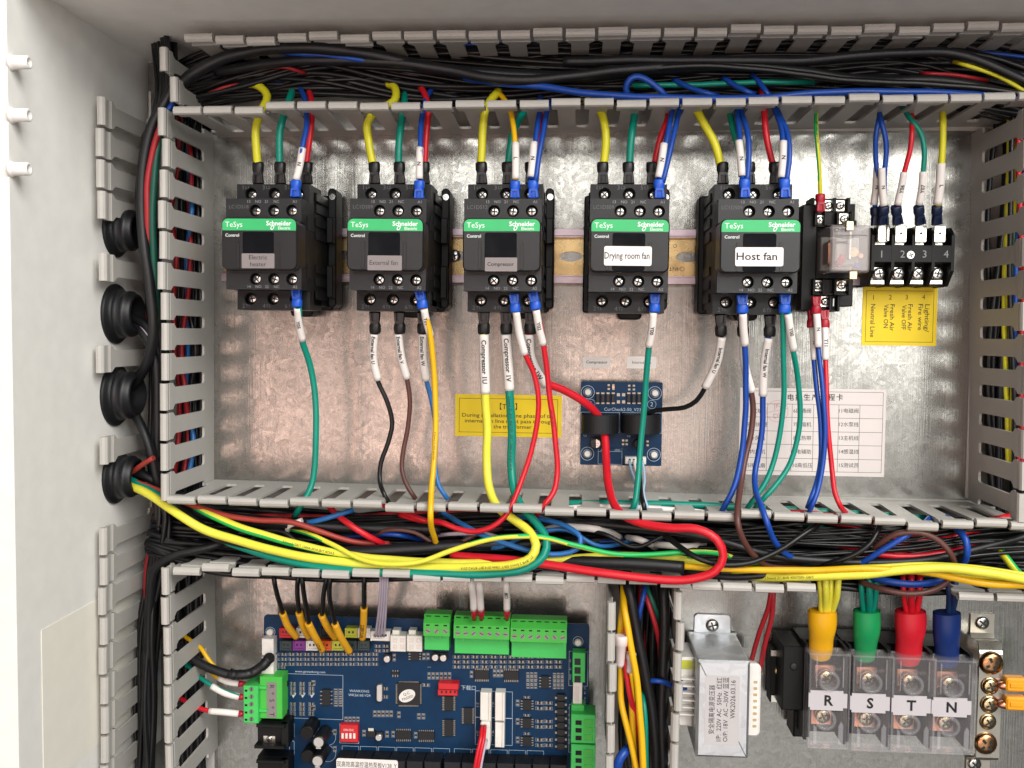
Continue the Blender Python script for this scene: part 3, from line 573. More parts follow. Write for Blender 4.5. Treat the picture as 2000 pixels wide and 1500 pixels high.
def smd(mb, px, py, w, h, d, tall=True):
    """two solder ends and a dark middle"""
    for k, c_ in ((-1, 1), (0, 0), (1, 1)):
        if tall: PR(mb, px - w / 2, px + w / 2, py + k * h / 3 - h / 6, py + k * h / 3 + h / 6, d, d + (.5 if k else .7), 0, c_)
        else: PR(mb, px + k * w / 3 - w / 6, px + k * w / 3 + w / 6, py - h / 2, py + h / 2, d, d + (.5 if k else .7), 0, c_)
for px, py in ((1189, 756), (1198, 756), (1229, 757), (1238, 757), (1265, 866), (1217, 864), (1224, 864)):
    mb = MB(); smd(mb, px, py, 4.4, 11, DB); T.part("resistor", mb, [M['copper'] if px == 1198 else M['chip'], M['pad']])
for px0, px1 in ((1136, 1210), (1216, 1293)):
    mb = MB(); x0, x1, y0, y1 = pbox(px0, px1, 813, 850, 34); xc = (x0 + x1) / 2; R0 = (x1 - x0) / 2; n = 20; o = []
    prof = [(-R0, DB)] + [(-R0 * math.cos(math.pi * i / n), DB + 8 + (R0 * .72) * math.sin(math.pi * i / n)) for i in range(n + 1)] + [(R0, DB)]
    out = [(xc + a, d) for a, d in prof]; hole = [(xc + 5.4 * math.cos(t), DB + 8.5 + 5.4 * math.sin(t)) for t in [math.pi * 2 * (i / 24) for i in range(24)]]
    mb.add([(a, y, d) for y in (y0, y1) for a, d in out], [(i, i + 1, len(out) + i + 1, len(out) + i) for i in range(len(out) - 1)])
    # end faces: ring between the outline and the hole
    ho = [(xc - 5.4 * math.cos(math.pi * i / (len(out) - 1)), DB + 8.5 + 5.4 * math.sin(math.pi * i / (len(out) - 1))) for i in range(len(out))]; m_ = len(out)
    for y, fl in ((y1, 0), (y0, 1)):
        fs = [(i, i + 1, m_ + i + 1, m_ + i) for i in range(m_ - 1)]; mb.add([(a, y, d) for a, d in out] + [(a, y, d) for a, d in ho], fs if fl else [f[::-1] for f in fs])
    mb.add([(a, y, d) for y in (y0, y1) for a, d in ho], [(i, m_ + i, m_ + i + 1, i + 1) for i in range(m_ - 1)])
    mb.box(x0, xc - 5.4, y0, y1, DB, DB + 8.4); mb.box(xc + 5.4, x1, y0, y1, DB, DB + 8.4); mb.box(xc - 5.4, xc + 5.4, y0, y1, DB, DB + 4)
    T.part("ring_coil", mb, M['black'])
for px, dark in ((1164, 0), (1247, 1)):
    a = U(px, 866, DB + 5); mb = MB(); mb.cyl((a[0], a[1], DB), 3.1, 6, n=18, ch=.5, mi=0 if not dark else 1); mb.box(a[0] - 3.4, a[0] + 3.4, a[1] - 3.4, a[1] + 3.4, DB, DB + 1, .2, 1)
    mb.prism([(a[0] + 3 * math.cos(t), a[1] + 3 * math.sin(t)) for t in [math.pi / 2 + math.pi * i / 10 for i in range(11)]], DB + 6, DB + 6.05, 0, 1) if not dark else None
    P = T.part("capacitor", mb, [M['silver'], M['chip']])
    if not dark:
        for k, t in enumerate(("47", "35V", "RVT")): T.text(t, (a[0] + .9, a[1] + 1.6 - 1.5 * k, DB + 6.08), 1.5, M['ink'], P)
mb = MB(); PR(mb, 1221, 1262, 893, 907, DB, DB + 6, .4)
for px in (1230, 1238, 1246, 1254): PR(mb, px - 2, px + 2, 896, 901, DB + 6, DB + 6.05, 0, 1)
T.part("connector", mb, [M['white'], M['chip']])
# ================================================================ wires
def UP(pts): return [U(*p) for p in pts]
def boot(T, a, b, w, m, t=5.4):
    """insulated terminal cover from the wire end a to the terminal end b (pixels with depth), w = width in mm"""
    A, Bv = Vector(U(*a)), Vector(U(*b)); L = (Bv - A).length; ax = (Bv - A) / L; fr = (Vector((0, 0, 1)) - ax * ax.z).normalized(); sd = ax.cross(fr)
    mb = MB(); h = w / 2
    # soft sleeve over the wire, then a flatter hood with a window
    secs = [(0, h * .86, t * .46), (.06, h * .98, t * .52), (.36, h, t * .52), (.50, h * .80, t * .42), (.62, h * .86, t * .36), (.95, h * .98, t * .36), (1, h * .92, t * .32)]
    n = 14; vs = []
    for k, hw, hd in secs:
        e = .62 if k > .5 else .8
        for i in range(n):
            q = 2 * math.pi * (i + .5) / n; c, s = math.cos(q), math.sin(q)
            vs.append(A + ax * (L * k) + sd * (hw * math.copysign(abs(c) ** e, c)) + fr * (hd * math.copysign(abs(s) ** e, s)))
    mb.add(vs, [(k * n + i, (k + 1) * n + i, (k + 1) * n + (i + 1) % n, k * n + (i + 1) % n) for k in range(len(secs) - 1) for i in range(n)], 0, True)
    mb.f += [tuple(range(n)), tuple(range(len(vs) - 1, len(vs) - n - 1, -1))]; mb.m += [0, 0]; mb.sm += [False, False]
    def slab(k0, k1, w0, w1, z0, z1):
        q = [A + ax * (L * k) + sd * s for k, s in ((k0, -w0), (k0, w0), (k1, w1), (k1, -w1))]
        mb.add([p + fr * z0 for p in q] + [p + fr * z1 for p in q], [(4, 5, 6, 7), (0, 1, 5, 4), (1, 2, 6, 5), (2, 3, 7, 6), (3, 0, 4, 7)])
    for sg in (-1, 1):
        q = [A + ax * (L * k) + sd * (sg * s) for k, s in ((.56, h * .42), (.56, h * .74), (.96, h * .86), (.96, h * .48))]
        if sg < 0: q = q[::-1]
        mb.add([p + fr * (t * .3) for p in q] + [p + fr * (t * .5) for p in q], [(4, 5, 6, 7), (0, 1, 5, 4), (1, 2, 6, 5), (2, 3, 7, 6), (3, 0, 4, 7)])
    slab(.48, .6, h * .7, h * .6, t * .3, t * .52)
    return T.part("terminal_boot", mb, M[m])
KR = random.Random(77)
def kink(path, r):
    """real wire is never a perfect curve: slow small wanders along it"""
    a, b, f, g_ = KR.uniform(0, 6), KR.uniform(0, 6), KR.uniform(.05, .11), KR.uniform(.15, .26); n = len(path) - 1; out = []
    for i, p in enumerate(path):
        k = min(1, i / 4, (n - i) / 4) * .22; s_ = i * 3.5; out.append(p + Vector((math.sin(a + s_ * f) + .4 * math.sin(b + s_ * g_), math.cos(b + s_ * f) + .4 * math.sin(a + s_ * g_), math.sin(a + b + s_ * f))) * k)
    return out
def wire(lab, m, r, pts, sleeve=None, boots=(), stripe=None, twist=.15, name="wire", cat="wire", group=None, ink=None, n=9, panel=False, smat='sleeve'):
    P = [Vector(p) for p in pts] if panel else UP(pts); path = kink(spline(P, 3.5), r)
    T = Thing(name, lab, cat, tuple(P[0]), group); mb = MB(); mb.tube(path, r, n, 0, True, 1, 1 if stripe else None, twist)
    ins = T.part("insulation", mb, [M[m]] + ([M[stripe]] if stripe else []))
    if ink:
        t, sz, s0, im = ink; o = T.part("lettering", text_on_tube(path, s0, t, sz, r), M[im], ins)
    if sleeve:
        sp, sr, txt, sz, off = sleeve[:5]; sp = [Vector(U(*p)) for p in sp]; path = spline(sp, 2.0); mb = MB()
        fr = frames(path); n_ = 14; mb.tube(path, sr, n_); sl = T.part("marker_sleeve", mb, M[smat])
        if txt:
            up = len(sleeve) > 5 and sleeve[5]
            T.part("lettering", text_on_tube(path[::-1] if up else path, off, txt, sz, sr, bold=.03 if sz > 2.7 else .01), M['ink'], sl)
    for bt in boots: boot(T, *bt)
    return T
TOPD = 62
g = "wires into the contactor tops"
def top(lab, m, r, pts, bx, sleeve=None, bm='bblack', **k):
    w = 7 if bm == 'bblack' else 6.2; d = 62 if bm == 'bblack' else 78
    return wire(lab, m, r, pts, sleeve, [(bx[0], bx[1], w, bm)] if bx else (), group=None, **k)
BK = lambda x, d=57: ((x, 317, d), (x + 1, 360, d)); BB = lambda x, y0=354, y1=388, d=73, x2=None: ((x, y0, d), (x2 or x, y1, d))
con = ["Electric heater", "External fan", "Compressor", "Drying room fan", "Host fan"]
yl = [[(395, 198, 30), (440, 172, 34), (500, 166, 44), (521, 188, 50), (508, 222, 56), (499, 255, 58), (501, 290, 58), (504, 330, 57)],
      [(716, 150, 8), (742, 162, 34), (772, 172, 46), (770, 198, 52), (735, 217, 55), (717, 240, 56), (719, 275, 57), (730, 330, 57)],
      [(930, 235, 20), (948, 205, 40), (975, 178, 46), (950, 210, 56), (944, 250, 57), (941, 290, 57), (939, 330, 57)],
      [(1120, 193, 20), (1150, 200, 45), (1174, 222, 55), (1183, 255, 57), (1183, 285, 57), (1178, 330, 57)],
      [(1330, 190, 30), (1358, 212, 52), (1376, 242, 56), (1396, 280, 57), (1409, 330, 57)]]
for i, p in enumerate(yl): top("thick yellow wire into the top left terminal of the %s contactor" % con[i], 'y', 2.45, p, BK((504, 731, 940, 1177, 1411)[i]))
gr = [[(572, 160, 25), (568, 185, 45), (556, 222, 55), (547, 260, 57), (546, 330, 57)], [(788, 165, 25), (790, 195, 45), (784, 240, 55), (780, 280, 57), (778, 330, 57)],
      [(1045, 195, 30), (1022, 222, 48), (1003, 260, 55), (995, 300, 57), (992, 330, 57)], [(1244, 180, 25), (1240, 215, 50), (1234, 260, 57), (1229, 330, 57)], [(1422, 190, 25), (1426, 225, 50), (1437, 270, 56), (1455, 330, 57)]]
for i, p in enumerate(gr): top("green wire into the top middle terminal of the %s contactor" % con[i], 'g', 2.2 if i != 4 else 2.0, p, BK((547, 780, 991, 1227, 1463)[i]))
rd = [[(594, 155, 20), (606, 185, 45), (609, 225, 55), (604, 270, 57), (597, 330, 57)], [(790, 150, 20), (825, 175, 45), (835, 215, 55), (833, 265, 57), (829, 330, 57)],
      [(1063, 190, 30), (1060, 225, 55), (1053, 270, 57), (1040, 330, 57)], [(1308, 195, 30), (1303, 235, 55), (1290, 270, 57), (1276, 330, 57)], [(1485, 160, 30), (1492, 220, 55), (1496, 262, 57), (1512, 330, 57)]]
for i, p in enumerate(rd): top("red wire into the top right terminal of the %s contactor" % con[i], 'r', 1.9, p, BK((599, 828, 1036, 1273, 1513)[i]))
wire("blue wire with N sleeve on the top of the Electric heater contactor", 'b', 1.6, [(575, 158, 30), (595, 190, 52), (599, 240, 64), (591, 285, 70), (580, 350, 73)], ([(591, 290, 70), (585, 325, 72), (578, 352, 73)], 2.15, "N", 3.0, 9), [((578, 352, 73), (578, 386, 73), 6.2, 'bblue')])
wire("blue wire with N sleeve on the top of the External fan contactor", 'b', 1.6, [(852, 160, 30), (832, 195, 52), (823, 240, 64), (821, 285, 70), (819, 350, 73)], ([(820, 289, 70), (819, 320, 72), (819, 350, 73)], 2.15, "N", 3.0, 9), [((819, 353, 73), (819, 389, 73), 6.2, 'bblue')])
wire("orange wire with L sleeve on the top of the Compressor contactor", 'yo', 1.6, [(960, 172, 30), (977, 185, 50), (996, 215, 60), (1004, 250, 66), (1007, 285, 70), (1007, 352, 73)], ([(1007, 279, 70), (1007, 320, 72), (1007, 350, 73)], 2.15, "L", 3.0, 9), [((1006, 354, 73), (1006, 388, 73), 6.0, 'bblue')])
wire("blue wire with N sleeve on the top of the Compressor contactor", 'b', 1.6, [(1052, 170, 30), (1056, 205, 55), (1051, 240, 64), (1044, 285, 70), (1038, 350, 73)], ([(1043, 278, 70), (1040, 315, 72), (1037, 346, 73)], 2.15, "N", 3.0, 9), [((1041, 353, 73), (1042, 388, 73), 6.4, 'bblue')])
wire("bare blue wire beside the N sleeve on the Compressor contactor", 'b', 1.6, [(1075, 185, 30), (1067, 220, 60), (1060, 265, 68), (1052, 310, 72), (1046, 356, 74)])
wire("blue wire with N sleeve on the top of the Drying room fan contactor", 'b', 1.6, [(1316, 180, 30), (1311, 225, 60), (1303, 265, 68), (1297, 290, 70), (1288, 350, 73)], ([(1297, 281, 70), (1292, 315, 72), (1286, 347, 73)], 2.15, "N", 3.0, 9), [((1287, 351, 73), (1288, 388, 73), 6.4, 'bblue')])
wire("bare blue wire beside the N sleeve on the Drying room fan contactor", 'b', 1.6, [(1335, 175, 30), (1325, 225, 60), (1315, 270, 68), (1303, 320, 72), (1294, 356, 74)])
wire("blue wire with N sleeve over the middle of the Host fan contactor", 'b', 1.6, [(1432, 190, 30), (1440, 225, 58), (1444, 260, 66), (1446, 290, 70), (1450, 350, 73)], ([(1443, 275, 70), (1447, 310, 72), (1449, 344, 73)], 2.15, "N", 3.0, 10), [((1454, 350, 73), (1455, 387, 73), 6.4, 'bblue')])
wire("bare blue wire over the middle of the Host fan contactor", 'b', 1.6, [(1436, 188, 30), (1450, 226, 58), (1461, 262, 68), (1463, 305, 72), (1459, 356, 74)])
wire("blue wire with N sleeve at the top right of the Host fan contactor", 'b', 1.6, [(1500, 180, 30), (1515, 220, 58), (1527, 255, 66), (1530, 290, 70), (1528, 350, 73)], ([(1530, 276, 70), (1529, 310, 72), (1526, 347, 73)], 2.15, "N", 3.0, 9), [((1532, 350, 73), (1533, 387, 73), 6.4, 'bblue')])
wire("bare blue wire at the top right of the Host fan contactor", 'b', 1.6, [(1506, 178, 30), (1522, 222, 60), (1538, 262, 68), (1541, 305, 72), (1536, 356, 74)])
wire("thin yellow-green wire into the red boot on top of the relay socket", 'y', 1.25, [(1596, 195, 40), (1595, 240, 50), (1597, 290, 52), (1600, 340, 50), (1603, 390, 46)], None, [((1602, 379, 46), (1602, 414, 46), 5.6, 'bred')], stripe='g2', ink=("GB/T 2016  450/750V", 1.5, 18, 'ink'))
# four way strip
wire("left blue wire in the twin N sleeves over terminal 1", 'b', 1.5, [(1722, 200, 30), (1717, 232, 50), (1711, 262, 50), (1710, 300, 46), (1712, 340, 44), (1709, 405, 40)], ([(1713, 328, 44), (1711, 365, 42), (1707, 400, 40)], 2.1, "N", 2.8, 10), [((1710, 404, 38), (1711, 440, 36), 6.2, 'bnavy')])
wire("right blue wire in the twin N sleeves over terminal 1", 'b', 1.5, [(1714, 200, 30), (1720, 235, 52), (1729, 270, 52), (1731, 300, 50), (1728, 340, 48), (1726, 405, 44)], ([(1722, 328, 50), (1723, 365, 48), (1726, 402, 46)], 2.1, "N", 2.8, 10), [((1726, 402, 45), (1724, 438, 40), 6.6, 'bnavy')])
wire("red wire with Y06 sleeve into terminal 2 of the strip", 'r', 1.5, [(1776, 205, 30), (1782, 245, 50), (1779, 290, 50), (1768, 333, 48), (1753, 405, 42)], ([(1766, 336, 48), (1761, 365, 46), (1753, 400, 43)], 2.1, "Y06", 3.0, 7, True), [((1750, 402, 43), (1753, 438, 38), 6.2, 'bnavy')])
wire("green wire with Y07 sleeve into terminal 3 of the strip", 'g', 1.5, [(1760, 205, 30), (1778, 232, 50), (1798, 258, 50), (1805, 295, 50), (1803, 335, 48), (1796, 405, 42)], ([(1803, 335, 48), (1801, 365, 46), (1795, 400, 43)], 2.1, "Y07", 3.0, 7, True), [((1794, 402, 43), (1797, 438, 38), 6.2, 'bnavy')])
wire("yellow wire with L sleeve into terminal 4 of the strip", 'y', 1.9, [(1838, 200, 30), (1842, 235, 50), (1842, 275, 50), (1839, 320, 48), (1832, 405, 42)], ([(1838, 319, 48), (1836, 360, 46), (1831, 399, 43)], 2.5, "L", 3.0, 12), [((1830, 402, 43), (1829, 438, 38), 6.2, 'bnavy')])
# ---- below the contactors
wire("green wire with Y05 sleeve hanging below the Electric heater contactor", 'g', 1.9, [(583, 600, 73), (590, 663, 62), (604, 710, 55), (615, 765, 52), (618, 830, 52), (614, 910, 52), (606, 955, 55), (588, 988, 62), (575, 1010, 55)], ([(581, 601, 73), (584, 632, 68), (591, 665, 62)], 2.2, "Y05", 3.0, 8), [((580, 600, 73), (580, 566, 73), 6.2, 'bblue')])
wire("orange wire with Y01 sleeve crossing the lip below the External fan contactor", 'yo', 1.75, [(827, 602, 73), (840, 655, 68), (847, 710, 64), (850, 790, 62), (849, 880, 66), (843, 960, 78), (840, 1005, 86), (842, 1030, 78), (849, 1052, 66), (856, 1075, 55)], ([(828, 603, 73), (833, 628, 70), (841, 656, 67)], 2.2, "Y01", 3.0, 5), [((826, 603, 73), (820, 567, 73), 6.4, 'bblue')], ink=("0.75mm2 ZC-BVR 450/750V", 1.5, 75, 'ink'))
wire("black wire with External fan U sleeve, leftmost under its contactor", 'k', 1.45, [(731, 650, 58), (729, 700, 54), (738, 742, 50), (757, 785, 48), (766, 825, 46), (757, 865, 46), (744, 905, 46), (742, 940, 48), (752, 968, 54), (765, 990, 50)], ([(731, 652, 58), (729, 700, 54), (738, 742, 50)], 2.4, "External fan U", 3.0, 1), [((733, 651, 58), (732, 609, 60), 7, 'bblack')])
wire("brown wire with External fan V sleeve, middle one under its contactor", 'br', 1.45, [(779, 650, 58), (784, 700, 54), (795, 742, 50), (800, 785, 48), (797, 830, 46), (788, 880, 46), (786, 920, 48), (796, 950, 52), (812, 975, 52)], ([(778, 652, 58), (784, 698, 54), (795, 739, 50)], 2.4, "External fan V", 3.0, 1), [((781, 651, 58), (780, 609, 60), 7, 'bblack')])
wire("light blue wire with External fan W sleeve behind the orange one", 'b2', 1.45, [(826, 650, 56), (826, 700, 52), (832, 742, 48), (844, 790, 46), (851, 840, 46), (851, 910, 48), (858, 950, 52), (875, 975, 52)], ([(825, 652, 56), (826, 700, 52), (832, 743, 48)], 2.4, "External fan W", 3.0, 1), [((826, 651, 56), (826, 609, 58), 7, 'bblack')])
wire("thick yellow wire with Compressor 1U sleeve looping into the grommet", 'yd', 2.65, [(945, 650, 58), (947, 768, 54), (952, 840, 52), (951, 900, 52), (954, 950, 58), (972, 992, 66), (1003, 1015, 70), (1034, 1038, 76), (1048, 1065, 82), (1038, 1088, 84), (1000, 1102, 84), (930, 1108, 80), (800, 1108, 74), (680, 1100, 74), (560, 1080, 74), (470, 1058, 72), (400, 1034, 72), (340, 998, 72), (290, 966, 62), (250, 946, 50), (225, 935, 40)], ([(945, 653, 58), (946, 710, 56), (948, 768, 54)], 3.0, "Compressor 1U", 4.0, 3), [((945, 652, 58), (945, 608, 60), 7.4, 'bblack')], ink=("ZC-BVR 2.5mm2 GB/T 13666-2018 JB/T 8734.2-2016", 2.0, 150, 'ink'))
wire("thick green wire with Compressor 1V sleeve curving under the yellow loop", 'g', 2.55, [(988, 650, 58), (995, 762, 54), (999, 840, 52), (998, 910, 52), (1003, 955, 58), (1020, 992, 66), (1048, 1022, 70), (1068, 1055, 76), (1063, 1085, 80), (1030, 1108, 82), (960, 1120, 80), (860, 1121, 78), (740, 1118, 76), (620, 1106, 74), (520, 1084, 70), (430, 1052, 68), (370, 1018, 66), (320, 975, 62), (275, 948, 54), (232, 926, 40)], ([(988, 653, 58), (992, 710, 56), (995, 762, 54)], 3.0, "Compressor 1V", 4.0, 2), [((989, 652, 58), (989, 608, 60), 7.4, 'bblack')], ink=("2.5mm2 ZC-BVR 450/750V GB/T 13666-2018 JB/T 8734", 2.0, 38, 'ink'))
wire("thick red wire with Compressor 1W sleeve threading the left ring coil", 'r', 2.5, [(1033, 650, 58), (1038, 700, 52), (1062, 745, 44), (1100, 762, 38), (1140, 784, 32), (1164, 806, 25), (1176, 830, 20.5), (1181, 852, 24), (1185, 900, 34), (1188, 945, 48), (1199, 985, 64), (1216, 1005, 72), (1255, 1022, 78), (1310, 1032, 84), (1362, 1034, 88), (1398, 1052, 90), (1412, 1085, 90), (1396, 1115, 90), (1345, 1132, 88), (1260, 1130, 86), (1160, 1116, 84), (1060, 1102, 78), (980, 1092, 72), (880, 1085, 66)], ([(1032, 652, 58), (1036, 698, 53), (1050, 730, 48), (1066, 752, 43)], 3.0, "Compressor 1W", 4.0, 2), [((1036, 652, 58), (1036, 608, 60), 7.4, 'bblack')])
wire("red wire with slim white sleeve from the Compressor contactor middle", 'r', 1.6, [(1008, 608, 73), (1014, 650, 68), (1025, 692, 64), (1042, 730, 60), (1051, 775, 58), (1050, 825, 56), (1038, 880, 56), (1018, 940, 60), (998, 988, 68), (985, 1010, 72), (960, 1030, 72), (925, 1038, 70), (890, 1030, 68), (858, 1018, 66), (820, 1016, 60), (780, 1005, 55)], ([(1008, 608, 73), (1014, 650, 68), (1025, 692, 64)], 2.2, "", 3, 5), [((1007, 610, 73), (1004, 574, 73), 6.4, 'bblue')])
wire("red wire with Y02 sleeve below the Compressor contactor", 'r', 1.7, [(1048, 604, 73), (1061, 672, 66), (1068, 720, 62), (1076, 790, 58), (1084, 860, 58), (1088, 920, 58), (1082, 960, 62), (1062, 988, 66), (1045, 1010, 60)], ([(1047, 605, 73), (1053, 640, 70), (1061, 673, 66)], 2.2, "Y02", 3.0, 7), [((1047, 605, 73), (1041, 571, 73), 6.4, 'bblue')], ink=("GB/T JB/T 8734", 1.6, 62, 'ink'))
wire("green wire with Y00 sleeve from the Drying room fan contactor past the sensing board", 'g', 1.8, [(1276, 608, 73), (1268, 677, 66), (1262, 740, 60), (1255, 820, 56), (1250, 880, 56), (1246, 940, 60), (1240, 985, 66), (1228, 1005, 60)], ([(1276, 610, 73), (1273, 645, 70), (1267, 677, 66)], 2.2, "Y00", 3.0, 8), [((1278, 610, 73), (1279, 574, 73), 6.4, 'bblue')])
wire("black wire with Internal fan U sleeve bending left into the ring coil", 'k', 1.5, [(1409, 655, 58), (1400, 705, 52), (1376, 757, 46), (1360, 782, 42), (1338, 795, 38), (1305, 799, 32), (1272, 805, 26), (1252, 822, 20.5), (1250, 845, 22), (1247, 880, 30), (1249, 930, 44), (1252, 965, 56), (1258, 988, 66), (1262, 1010, 60)], ([(1410, 658, 58), (1400, 708, 52), (1377, 757, 46)], 2.5, "Internal fan U", 3.0, 6), [((1408, 656, 58), (1407, 613, 60), 7, 'bblack')])
wire("brown wire with Internal fan V sleeve crossing the lip, half hidden by a blue one", 'br', 1.8, [(1452, 655, 58), (1455, 710, 54), (1467, 766, 50), (1471, 800, 48), (1467, 850, 48), (1455, 900, 52), (1446, 945, 60), (1441, 985, 76), (1441, 1020, 86), (1450, 1050, 84), (1468, 1080, 76), (1500, 1105, 66), (1580, 1108, 60)], ([(1452, 658, 58), (1454, 710, 54), (1468, 765, 50)], 2.5, "Internal fan V", 3.0, 6), [((1451, 656, 58), (1451, 613, 60), 7, 'bblack')])
wire("blue wire with Internal fan W sleeve running down over the lip", 'b', 1.75, [(1500, 655, 58), (1493, 710, 54), (1490, 772, 50), (1489, 830, 48), (1482, 880, 48), (1475, 925, 52), (1477, 960, 62), (1487, 990, 78), (1497, 1020, 84), (1512, 1055, 78), (1540, 1085, 68), (1590, 1105, 60)], ([(1501, 660, 58), (1493, 710, 54), (1490, 773, 50)], 2.5, "Internal fan W", 3.0, 6), [((1503, 657, 58), (1504, 615, 60), 7, 'bblack')])
wire("blue wire with short white sleeve from the Host fan contactor middle", 'b', 1.75, [(1451, 610, 73), (1455, 675, 66), (1456, 740, 60), (1455, 820, 56), (1450, 880, 56), (1440, 935, 60), (1428, 965, 62), (1415, 988, 62), (1405, 1010, 55)], ([(1451, 612, 73), (1452, 640, 70), (1455, 674, 66)], 2.3, "", 3, 5), [((1450, 612, 73), (1449, 576, 73), 6.8, 'bblue')])
wire("green wire straight down from the Host fan contactor beside the Y00 one", 'g', 1.6, [(1529, 600, 72), (1530, 690, 64), (1530, 770, 58), (1524, 840, 54), (1510, 905, 54), (1492, 950, 58), (1468, 982, 60), (1455, 1000, 55)], None, [((1532, 612, 73), (1533, 575, 73), 6.8, 'bblue')])
wire("bulging green wire with Y00 sleeve below the Host fan contactor", 'g', 1.6, [(1541, 610, 73), (1549, 684, 66), (1556, 730, 60), (1563, 790, 56), (1561, 845, 54), (1545, 900, 54), (1520, 940, 58), (1492, 972, 62), (1475, 992, 55)], ([(1539, 613, 73), (1544, 648, 70), (1550, 684, 66)], 2.2, "Y00", 3.0, 8))
wire("blue wire with N sleeve from the red boot on the relay socket", 'b', 1.5, [(1596, 612, 47), (1598, 677, 48), (1604, 740, 52), (1611, 810, 54), (1612, 870, 54), (1603, 930, 56), (1594, 965, 60), (1585, 988, 62), (1578, 1005, 55)], ([(1595, 613, 50), (1597, 645, 50), (1598, 678, 50)], 2.2, "N", 2.8, 8), [((1594, 613, 48), (1594, 579, 48), 5.8, 'bred')])
wire("second blue wire with N sleeve hidden behind the first under the relay", 'b', 1.5, [(1586, 640, 44), (1590, 703, 46), (1596, 760, 50), (1603, 830, 52), (1603, 890, 52), (1595, 940, 55), (1585, 970, 60), (1577, 992, 58)], ([(1587, 640, 44), (1589, 670, 45), (1591, 703, 46)], 2.1, "N", 2.8, 8), [((1585, 640, 43), (1586, 606, 42), 5.8, 'bred')])
wire("red wire with Y11 sleeve under the relay socket", 'r', 1.5, [(1611, 640, 44), (1612, 703, 46), (1614, 760, 50), (1619, 850, 52), (1625, 920, 54), (1631, 965, 60), (1642, 990, 62), (1655, 1005, 55)], ([(1611, 640, 44), (1612, 670, 45), (1612, 703, 46)], 2.1, "Y11", 3.0, 7), [((1611, 641, 43), (1609, 606, 42), 5.8, 'bred')])
for k, (x, c, t) in enumerate(((1229, 'lb', "leftmost"), (1238, 'white', "middle"), (1254, 'lb', "rightmost"))):
    wire("thin %s wire of three leaving the white plug on the sensing board" % t, c, .85, [(x, 898, 17), (x + 3, 915, 24), (x + (12 if k < 2 else 5), 940, 36), (x + (16 if k < 2 else 3), 965, 48), (x + 14, 1000, 55)], n=7)
# ================================================================ top duct bundle and the loops behind the lips
rng = random.Random(3)
def bundle(name, lab, mats, lines, count, spread, rad, kind="stuff", cat="cables", seed=1, weights=None, n=7):
    """many cables following the same course, each wandering inside the bundle"""
    r_ = random.Random(seed); mb = MB()
    for c in range(count):
        ln = r_.choice(lines); ox, oy = r_.uniform(-1, 1), r_.uniform(-1, 1); ph = r_.uniform(0, 6); P = []
        for i, p in enumerate(ln):
            q = U(*p[:3]); k = p[3] if len(p) > 3 else 1; wob = math.sin(ph + i * 1.7) * .35; wob2 = math.cos(ph * 1.3 + i * 1.3) * .35
            P.append(Vector((q[0] + (ox + wob) * spread[0] * k, q[1] + (oy + wob2) * spread[1] * k, q[2] + (r_.uniform(-.15, .15) + ox * .6 - oy * .5) * spread[2] * k)))
        mi = r_.choices(range(len(mats)), weights)[0]; mb.tube(spline(P, 9), r_.uniform(*rad), n, mi)
    return solo(name, mb, [M[m] for m in mats], lab, cat, kind=kind, org=tuple(U(*lines[0][0][:3])))
tl = [(318, 178, 30, .6), (352, 165, 28, .8), (480, 135, 28), (620, 120, 30), (800, 135, 28), (1000, 140, 28), (1250, 130, 26), (1500, 130, 26), (1750, 130, 28), (1900, 150, 34), (2080, 190, 40)]
bundle("cable_bundle", "mass of thin black cables filling the duct along the top", ['k', 'k2', 'k', 'b', 'rd', 'dg'], [tl], 170, (3, 17, 20), (1.2, 2.1), seed=4, weights=(50, 22, 20, 2, 2, 2))
def cable(lab, m, r, pts, **k): return wire(lab, m, r, pts, name="cable", cat="cable", n=12, **k)
cable("thick black cable arching highest across the left of the top duct", 'k2', 3.6, [(338, 186, 60), (370, 150, 62), (430, 116, 64), (520, 96, 66), (620, 93, 66), (720, 106, 62), (830, 130, 58), (930, 142, 54), (1100, 150, 50), (1250, 140, 48), (1500, 120, 46)])
cable("thick black cable dipping through the middle of the top duct", 'k2', 3.0, [(420, 140, 50), (600, 118, 60), (760, 122, 60), (880, 138, 60), (960, 152, 62), (1040, 156, 62), (1130, 148, 60), (1240, 134, 60), (1400, 128, 58), (1560, 138, 58), (1700, 158, 60), (1860, 160, 62), (2020, 196, 62)])
cable("long black cable along the upper right of the top duct", 'k2', 2.8, [(1100, 120, 56), (1300, 117, 58), (1550, 118, 60), (1750, 104, 62), (1850, 102, 64), (1920, 122, 66), (2020, 166, 68)])
cable("thin black cable crossing the right end of the top duct", 'k', 1.8, [(1200, 142, 58), (1350, 128, 62), (1500, 138, 62), (1650, 155, 64), (1800, 164, 66), (1960, 178, 68), (2020, 188, 68)])
wire("long blue wire lying just behind the upper lips on the right", 'b', 2.0, [(905, 152, 50), (980, 163, 58), (1060, 170, 62), (1140, 181, 66), (1260, 190, 70), (1400, 193, 70), (1500, 190, 70), (1600, 182, 70), (1720, 179, 70), (1840, 181, 70), (1930, 188, 68), (2020, 196, 66)])
wire("short blue wire looping up behind the lips right of centre", 'b', 1.9, [(1228, 192, 58), (1222, 172, 60), (1230, 155, 62), (1247, 150, 62), (1270, 160, 62), (1290, 176, 62), (1302, 190, 60)])
